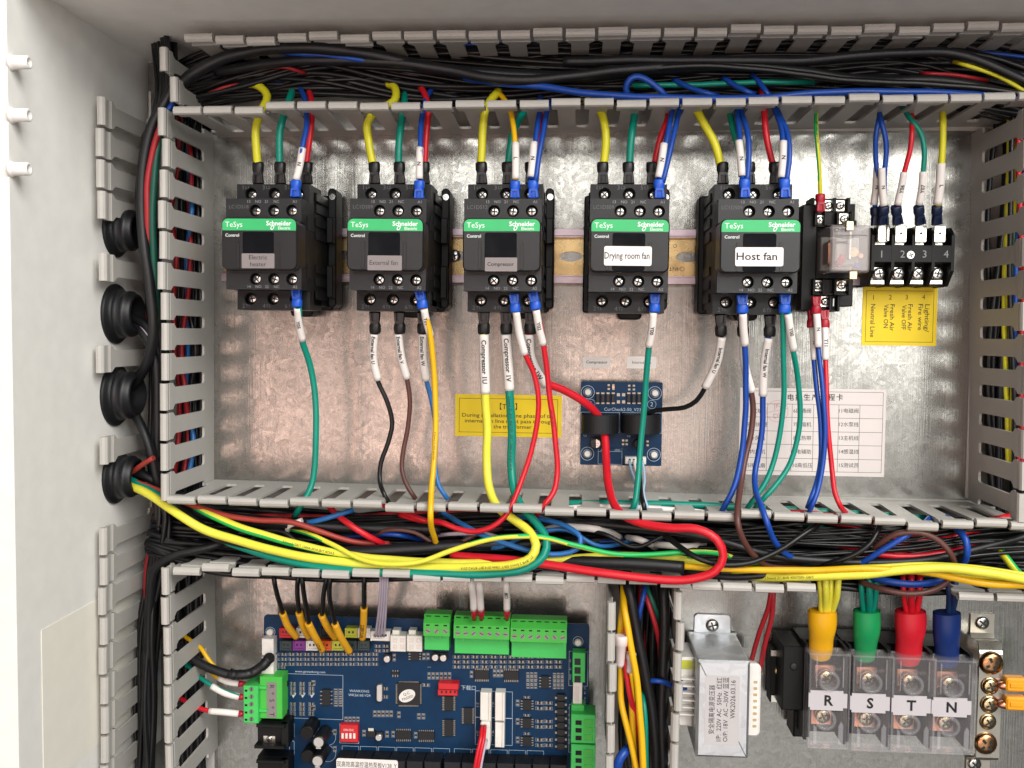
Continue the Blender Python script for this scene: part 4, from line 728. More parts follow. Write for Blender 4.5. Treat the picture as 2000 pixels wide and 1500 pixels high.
for k, (p, c, t) in enumerate((([(1322, 158, 50), (1350, 172, 54), (1392, 184, 58)], 'b', "slanting blue wire deep in the top duct above the Host fan contactor"), ([(1418, 156, 50), (1440, 170, 54), (1465, 182, 58)], 'b', "second slanting blue wire deep in the top duct farther right"), ([(1472, 150, 50), (1485, 165, 54), (1500, 185, 58)], 'b', "steep blue wire rising behind the lips above the Host fan contactor"), ([(1240, 168, 46), (1380, 164, 48), (1560, 160, 50)], 'g', "green wire lying deep in the top duct right of centre"), ([(500, 134, 52), (530, 130, 55), (560, 131, 55), (590, 140, 50)], 'rd', "dark red wire in the top duct at the left"), ([(560, 103, 62), (620, 106, 62), (720, 120, 60)], 'b', "blue wire under the arching cable at the left"), ([(1810, 144, 56), (1860, 147, 57), (1920, 156, 54)], 'rd', "dark red wire near the right end of the top duct"), ([(1880, 124, 62), (1950, 150, 64), (2010, 185, 66)], 'y', "yellow wire at the far right end of the top duct"), ([(385, 192, 40), (440, 170, 44), (500, 163, 40)], 'rd', "red wire under the first yellow loop of the top duct"), ([(650, 170, 30), (740, 164, 36), (800, 158, 34)], 'y', "thin yellow wire trailing along the top duct"))):
    wire(t, c, 1.15 if c in ('rd', 'y') else 1.6, [(p[0][0] - (p[1][0] - p[0][0]) * .3, p[0][1], 22)] + p + [(p[-1][0] + (p[-1][0] - p[-2][0]) * .3, p[-1][1] + 3, 22)])
# ================================================================ left side
rg = 16.5
for k, (py, rr_, t) in enumerate(((450, 16.5, "topmost of the four black rubber grommets on the left wall"), (613, 18.5, "black rubber grommet second from the top, one white-marked cable through it"), (771, 19.4, "black rubber grommet third from the top, a cable curling into it"), (930, 17, "lowest black rubber grommet with yellow and green wires coming out"))):
    p = Ux(224, py, XW); T = Thing("rubber_grommet", t, "grommet", p, "grommets in the left wall"); mb = MB()
    mb.lathe([(rr_, 0), (rr_ + .2, 1.2), (rr_ - .6, 2.2), (rr_ * .86, 3), (rr_ * .80, 4.5), (rr_ * .80, 5)], p, (1, 0, 0), 32, close=False); T.part("flange", mb, M['black'])
    mb = MB(); R = rr_; mb.lathe([(R * .82, 4.9), (R * .76, 6.5), (R * .75, 9.4), (R * .77, 9.8), (R * .76, 11.6), (R * .68, 12.2), (R * .67, 14.4), (R * .60, 15.2), (R * .55, 15), (R * .52, 9), (.01, 8.8)], p, (1, 0, 0), 32); T.part("ribbed_collar", mb, M['k2'])
L1 = [(320, 60, 35, 1), (325, 180, 46, .8), (300, 250, 50, .8), (288, 340, 48, .8), (290, 440, 46, .8), (298, 540, 42, .7), (308, 640, 38, .7), (312, 760, 36, .7), (306, 880, 36, .7), (322, 1000, 36, 1), (310, 1100, 34, 1), (296, 1200, 34, 1), (288, 1350, 34, 1), (286, 1560, 34, 1)]
bundle("cable_bundle", "dense black cables running down inside the left wiring duct", ['k', 'k2', 'b', 'rd'], [L1], 34, (7, 6, 15), (1.3, 2.2), seed=9, weights=(40, 30, 2, 3))
cable("thick black cable nearest the viewer curving down the left duct", 'k2', 3.2, [(350, 150, 62), (322, 200, 66), (296, 250, 66), (280, 320, 66), (276, 400, 66), (282, 480, 66), (292, 560, 64), (300, 640, 62), (290, 700, 56), (268, 742, 46), (245, 765, 38), (225, 775, 30)])
cable("black cable leaving the second grommet towards the right", 'k2', 2.8, [(228, 618, 36), (255, 628, 42), (280, 650, 48), (302, 700, 50), (308, 800, 48), (306, 900, 46)])
cable("black cable with a pale jacket end coming out of the second grommet", 'k2', 3.0, [(232, 610, 38), (262, 622, 44), (290, 640, 48), (306, 676, 48), (312, 760, 44), (312, 880, 40)])
wire("grey-white inner jacket showing at the second grommet", 'lil', 1.6, [(250, 622, 42), (268, 632, 46), (285, 648, 49), (296, 668, 50)])
cable("black cable dropping out of the third grommet to the lower right", 'k2', 2.9, [(232, 782, 38), (262, 805, 46), (284, 850, 52), (300, 900, 52), (312, 960, 48), (330, 1020, 40)])
cable("black cable hidden beside the lowest grommet", 'k2', 3.0, [(236, 918, 42), (265, 920, 46), (300, 938, 48), (360, 975, 46), (440, 1010, 44), (560, 1030, 40)])
wire("red stranded wire running down just left of the inner fingers", 'rd', 1.9, [(318, 235, 68), (300, 290, 68), (288, 350, 68), (288, 420, 67), (294, 500, 62), (300, 600, 50)])
wire("dark green wire next to the red one in the left duct", 'dg', 2.2, [(322, 230, 64), (306, 300, 66), (299, 380, 67), (299, 460, 66), (303, 540, 62), (306, 640, 50)])
wire("blue wire peeking out at the top corner of the left duct", 'b', 1.6, [(338, 200, 66), (318, 235, 66), (305, 270, 64), (298, 320, 60)])
wire("brick red wire sticking up out of the lowest grommet", 'rb', 1.6, [(240, 930, 42), (258, 922, 50), (278, 908, 56), (300, 894, 60)])
wire("brick red wire leaving the lowest grommet for the middle duct", 'rb', 1.7, [(240, 934, 44), (275, 944, 54), (320, 962, 58), (370, 985, 64), (440, 1006, 68), (500, 1015, 68), (560, 1018, 68), (620, 1036, 66), (680, 1056, 62), (760, 1062, 56)])
wire("second brick red wire tucked behind the thick yellow one", 'rb', 1.8, [(245, 940, 40), (290, 960, 52), (340, 990, 56), (385, 1030, 58), (440, 1058, 58), (520, 1075, 56)])
for k, (x, c) in enumerate(((348, 'rd'), (362, 'k'), (368, 'rd'), (374, 'b2'), (378, 'k'))):
    wobble = [(x + random.uniform(-14, 6), y, random.uniform(20, 34)) for y in range(230, 960, 90)]
    wire(("%s wire seen through the slots of the left duct, %s from the lip" % ({'rd': "dark red", 'b2': "light blue", 'b': "blue", 'k': "black"}[c], ("first", "second", "third", "fourth", "fifth", "sixth", "seventh")[k])), c, 1.7, [(p[0], p[1], p[2] - 10) for p in wobble])
bundle("cable_bundle", "black cables lying close behind the left duct's slots", ['k', 'k2'], [[(376, 180, 9), (374, 400, 9), (373, 700, 9), (375, 990, 9), (376, 1300, 9), (378, 1560, 9)]], 30, (8, 4, 5), (1.5, 2.3), seed=33)
# right duct
for k, (dx, c, t) in enumerate(((0, 'y', "yellow wire seen through the right duct's slots, leftmost"), (14, 'k', "black wire in the right duct beside the yellow one"), (26, 'g', "green wire seen through the right duct's slots"), (38, 'r', "red wire seen through the right duct's slots, nearest the lip"), (20, 'y', "second yellow wire deep in the right duct"), (46, 'rd', "dark red wire at the right duct's outer side"), (30, 'b', "blue wire low in the right duct"))):
    wire(t, c, 1.5, [(1967 + dx * .7 + 5 * math.sin(k + y / 130), y, 42 + (k * 5) % 9) for y in range(200, 1040, 105)])
bundle("cable_bundle", "black cables packed behind the coloured wires in the right duct", ['k', 'k2'], [[(2010, 150, 18), (2008, 400, 16), (2002, 700, 16), (2004, 1080, 18)]], 34, (16, 5, 9), (1.6, 2.4), seed=12)
# ================================================================ middle duct
bundle("cable_bundle", "mass of glossy black cables filling the duct across the middle", ['k', 'k2', 'k', 'rd', 'b', 'br'], [[(300, 1030, 36, .8), (420, 1050, 34), (600, 1058, 30), (800, 1060, 28), (1000, 1062, 28), (1250, 1068, 28), (1500, 1074, 28), (1750, 1080, 28), (1920, 1078, 28), (2080, 1085, 28)]], 150, (3, 14.5, 19), (1.2, 2.2), seed=21, weights=(55, 25, 20, 2, 1, 2))
bundle("cable_bundle", "fine black wires strung along the right half of the middle duct", ['k'], [[(1330, 1070, 54), (1480, 1066, 60), (1620, 1062, 62), (1760, 1066, 62), (1900, 1056, 62), (2060, 1050, 60)]], 26, (3, 9, 5), (.8, 1.2), seed=5)
bundle("cable_bundle", "red, green and yellow wires twisted together at the right of the middle duct", ['r', 'g', 'y', 'r'], [[(1580, 1030, 40), (1660, 1046, 56), (1740, 1060, 60), (1830, 1062, 60), (1900, 1050, 60), (1990, 1030, 50)]], 12, (3, 6, 4), (1.5, 2.0), seed=11)
cable("thick black cable sweeping from the left duct along the middle duct", 'k2', 3.8, [(318, 960, 50), (352, 995, 62), (400, 1035, 66), (470, 1060, 68), (560, 1078, 68), (660, 1080, 66), (780, 1074, 64), (900, 1066, 60), (1000, 1064, 54), (1150, 1060, 46)])
cable("second black cable just below the left end of the contactor duct", 'k2', 3.2, [(330, 975, 46), (385, 1003, 60), (470, 1012, 64), (560, 1022, 62), (700, 1030, 58), (860, 1034, 54)])
cable("black cable passing over the corner into the lower left duct", 'k2', 2.6, [(470, 1030, 40), (430, 1060, 56), (380, 1075, 60), (340, 1086, 60), (305, 1110, 56), (292, 1180, 50), (290, 1300, 46), (288, 1520, 44)])
cable("flat black cable ending in a cut jacket right of centre", 'k2', 3.6, [(1010, 1096, 60), (1090, 1095, 66), (1170, 1098, 70), (1250, 1102, 72), (1336, 1108, 73)])
cable("long black cable running along the right half of the middle duct", 'k2', 2.4, [(1100, 1020, 50), (1250, 1030, 58), (1380, 1050, 64), (1500, 1082, 66), (1640, 1098, 66), (1780, 1096, 66), (1900, 1075, 66), (2030, 1040, 62)])
cable("thick black cable at the far right of the middle duct", 'k2', 3.4, [(1700, 1080, 50), (1850, 1082, 58), (1950, 1062, 60), (2050, 1030, 58)])
wire("thick yellow and green striped earth wire along the middle duct", 'yd', 2.35, [(372, 985, 56), (398, 998, 66), (450, 1022, 70), (520, 1046, 72), (600, 1068, 72), (700, 1086, 72), (800, 1096, 72), (900, 1099, 72), (1000, 1098, 70), (1100, 1092, 68), (1180, 1086, 66), (1260, 1086, 64), (1350, 1096, 62), (1400, 1108, 56)], stripe='g2', twist=.05, ink=("2.5mm2 GB/T 13666-2018 JB/T 8734.2", 2.0, 70, 'ink'))
wire("thin yellow and green striped wire arching over the middle duct", 'yd', 1.5, [(560, 1030, 52), (600, 1042, 62), (650, 1064, 72), (700, 1090, 77), (760, 1102, 80), (820, 1098, 80), (880, 1076, 80), (940, 1056, 80), (1000, 1048, 80), (1060, 1050, 78), (1120, 1064, 76), (1190, 1080, 74), (1260, 1084, 72), (1340, 1079, 70), (1400, 1080, 66), (1450, 1094, 58), (1500, 1110, 50)], stripe='g2', twist=.12)
wire("light blue wire making a loop right of the yellow bend", 'b2', 1.6, [(860, 1000, 46), (900, 1022, 60), (950, 1048, 66), (1000, 1066, 70), (1050, 1080, 72), (1095, 1083, 72), (1128, 1072, 72), (1134, 1050, 70), (1108, 1028, 66), (1060, 1014, 60), (1010, 1010, 50)])
wire("short light blue wire rising to the contactor duct at the left", 'b2', 1.6, [(560, 1032, 40), (588, 1025, 58), (640, 1012, 66), (690, 996, 60)])
wire("red wire slanting down below the left contactor duct", 'r', 1.9, [(640, 985, 52), (660, 1008, 62), (690, 1030, 66), (740, 1057, 60), (770, 1070, 45)])
wire("red wire running from the Compressor red into the duct at the left", 'r', 1.7, [(745, 985, 46), (790, 1002, 58), (830, 1016, 62), (868, 1022, 60), (900, 1040, 40)])
wire("dark blue wire half sunk in the black cables left of centre", 'b', 1.5, [(690, 1040, 40), (740, 1042, 56), (780, 1046, 58), (825, 1055, 40)])
wire("grey wire half sunk in the black cables at centre", 'lil', 1.2, [(840, 1050, 40), (880, 1042, 58), (940, 1042, 60), (985, 1052, 40)])
wire("ivory cable jacket showing between black cables at centre", 'sleeve', 2.2, [(1040, 1045, 36), (1075, 1033, 52), (1130, 1030, 56), (1180, 1036, 54), (1210, 1050, 36)])
wire("ivory jacket piece showing left of the red loop", 'sleeve', 2.0, [(1225, 1050, 36), (1245, 1054, 54), (1262, 1060, 54), (1280, 1070, 36)])
wire("ivory jacket piece framed by the red loop", 'sleeve', 2.0, [(1270, 1062, 36), (1295, 1064, 54), (1330, 1067, 56), (1358, 1066, 54), (1380, 1060, 36)])
wire("white cable tie tail sticking out under the contactor duct at the left", 'sleeve', 1.6, [(560, 1040, 56), (566, 1026, 64), (590, 1016, 66)])
wire("black wire crossing over from the red loop to the contactor duct", 'k', 1.7, [(1288, 1036, 56), (1320, 1062, 70), (1360, 1088, 78), (1410, 1102, 80), (1462, 1099, 80), (1518, 1077, 78), (1556, 1052, 76), (1594, 1027, 70), (1610, 1010, 56)])
wire("black wire rising towards the right end of the contactor duct", 'k', 1.7, [(1580, 1112, 50), (1620, 1100, 70), (1668, 1084, 74), (1700, 1062, 74), (1716, 1032, 70), (1720, 1010, 56)])
wire("brown wire looping out and back under the duct at the right", 'br', 1.7, [(1690, 1090, 56), (1718, 1062, 68), (1750, 1042, 74), (1796, 1040, 76), (1835, 1058, 76), (1860, 1086, 76), (1864, 1110, 72), (1850, 1136, 70), (1815, 1154, 72), (1770, 1159, 72), (1720, 1150, 68), (1680, 1136, 56)])
wire("blue wire slanting up to the contactor duct at the right", 'b', 1.7, [(1600, 1118, 50), (1667, 1106, 64), (1725, 1073, 72), (1770, 1046, 74), (1798, 1030, 68), (1815, 1012, 52)])
wire("blue wire curving down at the far right of the middle duct", 'b', 2.0, [(1850, 1010, 52), (1868, 1032, 66), (1886, 1055, 74), (1889, 1082, 74), (1874, 1110, 66), (1845, 1130, 60), (1790, 1140, 64), (1730, 1134, 62), (1680, 1122, 50)])
wire("thick yellow wire running out to the right above the letter terminals", 'yd', 2.7, [(1430, 1122, 60), (1500, 1126, 70), (1580, 1126, 78), (1670, 1122, 82), (1750, 1114, 84), (1835, 1110, 86), (1915, 1116, 88), (2000, 1131, 88), (2070, 1145, 88)], ink=("2.5mm2 ZC-BVR 450/750V GB/T", 2.0, 20, 'ink'))
wire("orange-yellow wire coming out of the cut black jacket", 'yo', 1.9, [(1320, 1106, 70), (1345, 1106, 73), (1420, 1111, 76), (1500, 1114, 78), (1580, 1114, 80), (1680, 1110, 84), (1745, 1113, 84)])
wire("lower orange-yellow wire of the pair leaving at the right edge", 'yo', 2.2, [(1740, 1112, 76), (1800, 1116, 82), (1870, 1130, 82), (1940, 1140, 84), (2010, 1143, 84), (2080, 1146, 84)])
wire("thin yellow wire fanning out between the two thick ones at the right", 'y', 1.4, [(1500, 1122, 66), (1600, 1120, 74), (1720, 1117, 78), (1820, 1118, 80), (1920, 1127, 82), (2010, 1136, 82), (2080, 1142, 82)])
wire("thin yellow wire along the top of the pair leaving at the right", 'yd', 1.3, [(1600, 1112, 64), (1700, 1106, 74), (1800, 1103, 78), (1900, 1107, 80), (2000, 1121, 82), (2080, 1132, 82)])
wire("yellow and green striped wire slanting down at the right edge", 'g2', 2.2, [(1940, 1060, 56), (1962, 1086, 64), (1985, 1115, 68), (2012, 1140, 66)], stripe='y', twist=.05)
cable("black jacketed cable lying low under the thick yellow wire", 'k2', 1.9, [(1337, 1116, 60), (1420, 1126, 68), (1490, 1124, 70), (1560, 1118, 66), (1640, 1104, 56)])
wire("teal wire showing through the slots of the contactor duct right of centre", 'g', 2.2, [(1050, 992, 30), (1110, 984, 40), (1250, 984, 42), (1380, 988, 42), (1520, 994, 40), (1700, 1006, 38), (1860, 1016, 34)])
wire("white wire under the teal one behind the slots of the contactor duct", 'sleeve', 1.8, [(1040, 1000, 40), (1120, 992, 50), (1250, 992, 52), (1350, 998, 50), (1420, 1010, 40)])
wire("dark red wire behind the slots at the right of the contactor duct", 'rd', 2.0, [(1480, 1000, 40), (1560, 1002, 54), (1640, 1010, 56), (1760, 1020, 50), (1900, 1030, 46)])
for k, (x0_, x1_, c, t) in enumerate(((430, 640, 'k2', "left"), (700, 980, 'br', "centre"), (1120, 1420, 'k2', "right"), (900, 1240, 'b2', "centre right"))):
    wire("waving %s wire on the black cables, %s part of the middle duct" % ({'k2': "black", 'br': "brown", 'b2': "light blue"}[c], t), c, 1.3, [(x0_ + (x1_ - x0_) * i / 5, 1050 + 20 * math.sin(i * 1.9 + k * 2), 40 if i in (0, 5) else 60) for i in range(6)])
# ================================================================ short vertical duct contents
cable("thick black cable slanting down inside the short vertical duct", 'k2', 3.0, [(1210, 1100, 40), (1228, 1150, 58), (1243, 1225, 60), (1258, 1300, 60), (1275, 1400, 58), (1283, 1520, 56)])
cable("black cable along the right inside of the short vertical duct", 'k2', 3.2, [(1290, 1100, 40), (1296, 1160, 54), (1298, 1260, 56), (1292, 1380, 56), (1296, 1520, 56)])
bundle("cable_bundle", "black cables packed in the short vertical duct", ['k', 'k2', 'rd'], [[(1255, 1090, 30), (1262, 1250, 30), (1260, 1400, 30), (1262, 1560, 30)]], 40, (12, 4, 14), (1.5, 2.5), seed=17, weights=(12, 10, 1))
wire("front yellow wire in the short vertical duct", 'yo', 2.0, [(1217, 1140, 50), (1219, 1180, 62), (1228, 1236, 68), (1245, 1344, 70), (1252, 1416, 70), (1257, 1520, 68)])
wire("yellow wire curving along the left of the short vertical duct", 'yo', 1.9, [(1219, 1150, 50), (1214, 1200, 60), (1209, 1250, 60), (1213, 1305, 58), (1213, 1366, 60), (1224, 1420, 64), (1248, 1520, 64)])
wire("yellow wire below the second closed-end cap", 'yo', 1.9, [(1229, 1308, 58), (1233, 1370, 60), (1236, 1430, 60), (1242, 1520, 58)])
wire("red wire between the yellow ones in the short vertical duct", 'r', 1.7, [(1219, 1190, 54), (1219, 1240, 58), (1222, 1300, 62), (1230, 1360, 62), (1248, 1430, 56), (1255, 1520, 46)])
wire("dark red wire slanting in the top of the short vertical duct", 'rd', 1.5, [(1250, 1130, 40), (1262, 1168, 56), (1278, 1215, 58), (1288, 1258, 50), (1290, 1300, 36)])
wire("green wire slanting in the top of the short vertical duct", 'dg', 1.5, [(1255, 1120, 40), (1268, 1158, 56), (1282, 1195, 56), (1288, 1230, 40)])
wire("short blue wire in the top of the short vertical duct", 'b', 1.5, [(1262, 1130, 40), (1257, 1158, 57), (1248, 1205, 57), (1242, 1240, 40)])
wire("green wire beside the front yellow one in the short vertical duct", 'g', 1.5, [(1250, 1340, 50), (1257, 1375, 64), (1261, 1430, 66), (1263, 1520, 64)])
wire("thick blue wire bending at the bottom of the short vertical duct", 'b', 2.8, [(1236, 1462, 48), (1224, 1465, 60), (1211, 1480, 64), (1203, 1510, 62)])
wire("blue wire crossing the short duct towards the transformer", 'b', 1.5, [(1262, 1332, 50), (1275, 1329, 61), (1292, 1331, 62), (1308, 1338, 58), (1330, 1344, 46), (1342, 1344, 42)])
for pts, r, lab in ((((1214, 1241), (1211, 1303)), 3.4, "translucent closed-end crimp cap on the left yellow wires"), (((1233, 1275), (1229, 1314)), 2.7, "smaller crimp cap half behind the front yellow wire")):
    a, b = Vector(U(*pts[0], 68 if r > 3 else 64)), Vector(U(*pts[1], 68 if r > 3 else 64)); ax = b - a; L = ax.length; mb = MB(); mb.lathe([(r * 1.1, 0), (r * 1.15, L * .1), (r * 1.12, L * .3), (r * .86, L * .34), (r * .7, L * .9), (r * .5, L)], a, ax, 16); solo("crimp_cap", mb, M['pinkw'], lab, "wire cap")
# ================================================================ main control board
T = Thing("control_board", "large blue control circuit board with green screw plugs and coloured sockets", "circuit board", U(830, 1350, 0)); D0 = 16
x0, x1, y0, y1 = pbox(516, 1149, 1210, 1560, D0); mb = MB(); mb.prism(rr(x0, x1, y0, y1, 2.2), D0 - 1.6, D0); T.part("board", mb, M['pcb'])
q = lambda px, py, d=D0: (U(px, py, d)[0], U(px, py, d)[1], d + .07)
def blk(name, px0, px1, py0, py1, h, m, c=.25, r=0, extra=None, d=None, parent=None):
    mb = MB(); PR(mb, px0, px1, py0, py1, D0 if d is None else d, D0 + h if d is None else d + h, c, 0, r)
    if extra: extra(mb)
    return T.part(name, mb, [M[k] for k in (m if isinstance(m, tuple) else (m,))], parent)
for px, py in ((528, 1234), (1129, 1254)):
    a = U(px, py, D0); mb = MB(); mb.cyl((a[0], a[1], .3), 2.3, D0 + 2, n=14, ch=.7); T.part("standoff", mb, M['cream'])
sk = MB(); ring(sk, 528, 1234, 3.0, 3.25, D0 + .04); ring(sk, 1129, 1253, 3.1, 3.3, D0 + .04)
for o in ((554, 670, 1317, 1404), (928, 1001, 1350, 1402), (928, 1001, 1402, 1455), (1111, 1148, 1272, 1340), (1111, 1148, 1376, 1470), (663, 701, 1414, 1452)): outline(sk, *o, D0 + .02, .22)
# coloured sensor sockets
def jst(px0, px1, py0, py1, m, n=2):
    def ex(mb):
        w = (px1 - px0) / (n + 1)
        for k in range(n): PR(mb, px0 + w * (k + .8), px0 + w * (k + 1.2), py0 + 6, py0 + 10, D0 + 6.2, D0 + 6.5, 0, 1)
        PR(mb, px0 + 2, px1 - 2, py1 - 4, py1 - 1, D0 + 6.2, D0 + 6.9, .1, 0); PR(mb, px0 - .5, px0 + 2, py0, py1, D0 + 6.2, D0 + 6.9, .1, 0); PR(mb, px1 - 2, px1 + .5, py0, py1, D0 + 6.2, D0 + 6.9, .1, 0)
    return blk("socket", px0, px1, py0, py1, 6.2, (m, 'chip'), .2, 0, ex)
for a_ in ((546, 571, 'jred'), (579, 601, 'white'), (626, 655, 'chip'), (674, 697, 'jyel'), (699, 722, 'white')): jst(a_[0], a_[1], 1227, 1246, a_[2], 3 if a_[2] == 'jred' else 2)
for a_ in ((547, 569, 'jdk'), (572, 596, 'jpur'), (598, 620, 'white'), (624, 646, 'jor'), (648, 671, 'jyel'), (674, 696, 'jdk'), (699, 721, 'jdk')): jst(a_[0], a_[1], 1252, 1271, a_[2])
jst(724, 761, 1233, 1252, 'white', 4)
for y in (1248, 1284): blk("side_socket", 511, 534, y, y + 33, 8, 'white', .4, 0, lambda mb: PR(mb, 515, 528, y + 6, y + 26, D0 + 8, D0 + 8.3, 0, 0))
for x in (762, 794):
    def ex(mb, x=x):
        for i in (0, 1):
            for j in (0, 1):
                PR(mb, x + 5 + 14 * i, x + 14 + 14 * i, 1246 + 13 * j, 1255 + 13 * j, D0 + 10, D0 + 10.05, 0, 1)
                PR(mb, x + 8 + 14 * i, x + 11 + 14 * i, 1249 + 13 * j, 1252 + 13 * j, D0 + 10, D0 + 10.4, 0, 2)
    blk("power_socket", x, x + 30, 1242, 1273, 10, ('cream', 'pinkw', 'tinned'), .4, 0, ex); blk("latch", x + 4, x + 18, 1231, 1242, 7, 'cream', .3)
# green screw plugs along the top
def gplug(px0, px1, n, ya, yb, yc, yd_, lab=None):
    """ya..yb sloping wire entries, yb..yc screw face, yc..yd lower housing"""
    H = 19; mb = MB(); xa, xb, _, _ = pbox(px0, px1, yb, yc, D0 + H); Y = [U(900, y, D0 + H)[1] for y in (yb, yc)]; yl = U(900, yd_, D0 + 11)[1]; yt = U(900, ya, D0 + 12)[1] + .8
    mb.extr([(Y[1], D0 + H), (Y[1], D0 + 11.5), (yt, D0 + 4), (yt, D0 + H - 4.5), (Y[0], D0 + H)], 'x', xa, xb); w = (xb - xa) / n
    for k in range(n + 1): mb.box(xa + w * k - .12, xa + w * k + .12, Y[0] + .1, yt, D0 + H - 5, D0 + H - 3.4)
    for k in range(n): mb.box(xa + w * (k + .3), xa + w * (k + .72), Y[0] - 1.7, Y[0] - .8, D0 + H - .1, D0 + H + .02, 0, 1); mb.box(xa + w * (k + .2), xa + w * (k + .8), Y[0] + .6, yt - .8, D0 + H - 4.4, D0 + H - 3.2, 0, 1)
    for k in range(n - 1 if n < 4 else 2): t = xa + w * ((k + 1) if n < 4 else (1.2 + k * (n - 2.2))); mb.box(t - .25, t + .25, Y[1] - 1.6, Y[1], D0 + 11, D0 + H - .6)
    P = T.part("screw_plug", mb, [M['tgreen'], M['blackd']])
    for k in range(n):
        x, y = xa + w * (k + .5), Y[1] + (Y[0] - Y[1]) * .40; m2 = MB(); m2.cyl((x, y, D0 + H - .1), 1.55, .25, n=14); a = random.uniform(-.9, .9); c, s = math.cos(a) * 1.3, math.sin(a) * 1.3; u, v_ = -math.sin(a) * .22, math.cos(a) * .22
        m2.prism([(x - c - u, y - s - v_), (x + c - u, y + s - v_), (x + c + u, y + s + v_), (x - c + u, y - s + v_)], D0 + H, D0 + H + .2, mi=1); T.part("screw", m2, [M['plugscrew'], M['screwd']], P)
    mb = MB(); x0_, x1_, _, _ = pbox(px0 + 2, px1 - 1, yc, yd_, D0 + 11); mb.box(x0_, x1_, yl, Y[1] + 1, D0, D0 + 11.2, .2); T.part("plug_housing", mb, M['tgreend'])
gplug(827, 878, 3, 1201, 1219, 1244, 1271); gplug(886, 995, 7, 1202, 1221, 1247, 1276); gplug(997, 1107, 7, 1206, 1224, 1250, 1280)
# right hand connectors
blk("socket", 1118, 1143, 1275, 1333, 9, ('tgreend', 'chip'), .3, 0, lambda mb: [PR(mb, 1122, 1134, y, y + 13, D0 + 9, D0 + 9.05, 0, 1) for y in (1286, 1303, 1320)])
blk("socket", 1119, 1137, 1333, 1377, 8, ('white', 'pinkw'), .3, 0, lambda mb: PR(mb, 1122, 1131, 1340, 1370, D0 + 8, D0 + 8.05, 0, 1))
blk("plug_housing", 1116, 1141, 1378, 1396, 11, 'tgreend', .3)
for y in (1396, 1455): blk("screw_plug", 1115, 1163, y, y + 56, 17, ('tgreend', 'blackd', 'tgreen'), .4, 0, lambda mb, y=y: [PR(mb, 1124, 1136, y + 11 + 15 * k, y + 20 + 15 * k, D0 + 17, D0 + 17.05, 0, 1) for k in range(3)] + [PR(mb, 1140, 1158, y + 9 + 15 * k, y + 21 + 15 * k, D0 + 17, D0 + 17.4, .2, 2) for k in range(3)])
for k, t in enumerate(("A1", "B1", "GND")): T.text(t, q(1114, 1290 + 16 * k), 1.7, M['silk'], rot=math.pi / 2)
for k, t in enumerate(("12V", "1A", "1B", "GND")): T.text(t, q(1142, 1343 + 10 * k), 1.7, M['silk'], rot=-math.pi / 2)
for k, t in enumerate(("A2", "B2", "GND", "A3", "B3", "GND")): T.text(t, q(1111.5, 1383 + 13 * k), 1.6, M['silk'], rot=math.pi / 2)
# left plug lettered R * S * T
mb = MB(); PR(mb, 507, 551, 1322, 1404, D0, D0 + 13, .4); P = T.part("plug_housing", mb, M['tgreen'])
mb = MB(); PR(mb, 521, 540, 1333, 1402, D0 + 13, D0 + 13.3); T.part("label_sticker", mb, M['greyl'], P)
a = U(530.5, 1368, D0 + 13.4); mb = MB()
for k, ch in enumerate("R*S*T"): c = U(530.5, 1341 + 13.6 * k, D0 + 13.4); T.text(ch, (c[0], c[1], D0 + 13.4), 4.4, M['ink'], P, rot=-math.pi / 2)
mb = MB(); PR(mb, 475, 504, 1340, 1413, D0 - 4, D0 + 17, .5)
for k in range(5): PR(mb, 478, 483, 1347 + 14.2 * k, 1351 + 14.2 * k, D0 + 17, D0 + 17.05, 0, 1)
for k in (0, 3): PR(mb, 503, 521, 1341 + 15 * k, 1346 + 15 * k, D0 + 13, D0 + 14.5, .2)
PR(mb, 504, 508, 1335, 1405, D0 - 2, D0 + 8, 0)
P = T.part("screw_plug", mb, [M['tgreend'], M['blackd']])
for k in range(5): c = U(491, 1346 + 14.6 * k, D0 + 17); m2 = MB(); m2.cyl((c[0], c[1], D0 + 16.9), 1.5, .3, n=12); m2.box(c[0] - .2, c[0] + .2, c[1] - 1.2, c[1] + 1.2, D0 + 17.1, D0 + 17.4, 0, 1); T.part("screw", m2, [M['plugscrew'], M['screwd']], P)
# black barrier terminals at the lower left
for y in (1412, 1482):
    mb = MB(); x0, x1, ya, yb = pbox(497, 553, y + 4, y + 50, D0 + 18); xm = U(548, y, D0 + 2)[0] + 3
    mb.box(x0, x1 + 2, ya, yb, D0 - 3, D0 + 12, .4); mb.box(x0, x1 + 1, ya, ya + 2, D0 + 12, D0 + 19, .4); mb.box(x0 + 1, x1 + 1, yb - 2, yb, D0 + 12, D0 + 18, .4); mb.box(x1 - 2, x1 + 3, ya, yb, D0 + 12, D0 + 16, .4)
    P = T.part("barrier_terminal", mb, M['blackd']); mb = MB(); c = U(525, y + 34, D0 + 14); mb.box(c[0] - 4, c[0] + 4, c[1] - 2.6, c[1] + 2.6, D0 + 12, D0 + 13, .2); T.part("clamp_plate", mb, M['tinned'], P); pscrew(T, c[0], c[1] + .6, D0 + 13.2, 1.9, 'screw', P)
for k in range(3):
    c = U(543 + 5.5 * k, 1408, D0); mb = MB(); mb.cyl((c[0], c[1], D0), .8, 4, n=8); T.part("pin", mb, M['tinned'])
for (px, py, h, r, m) in ((599, 1432, 16, 4.6, 'blackd'), (600, 1478, 13, 4.4, 'blackd')):
    c = U(px, py, D0 + h); mb = MB(); mb.lathe([(r, 0), (r, h - 1), (r - .5, h)], (c[0], c[1], D0), (0, 0, 1), 22); T.part("choke_coil", mb, M[m])
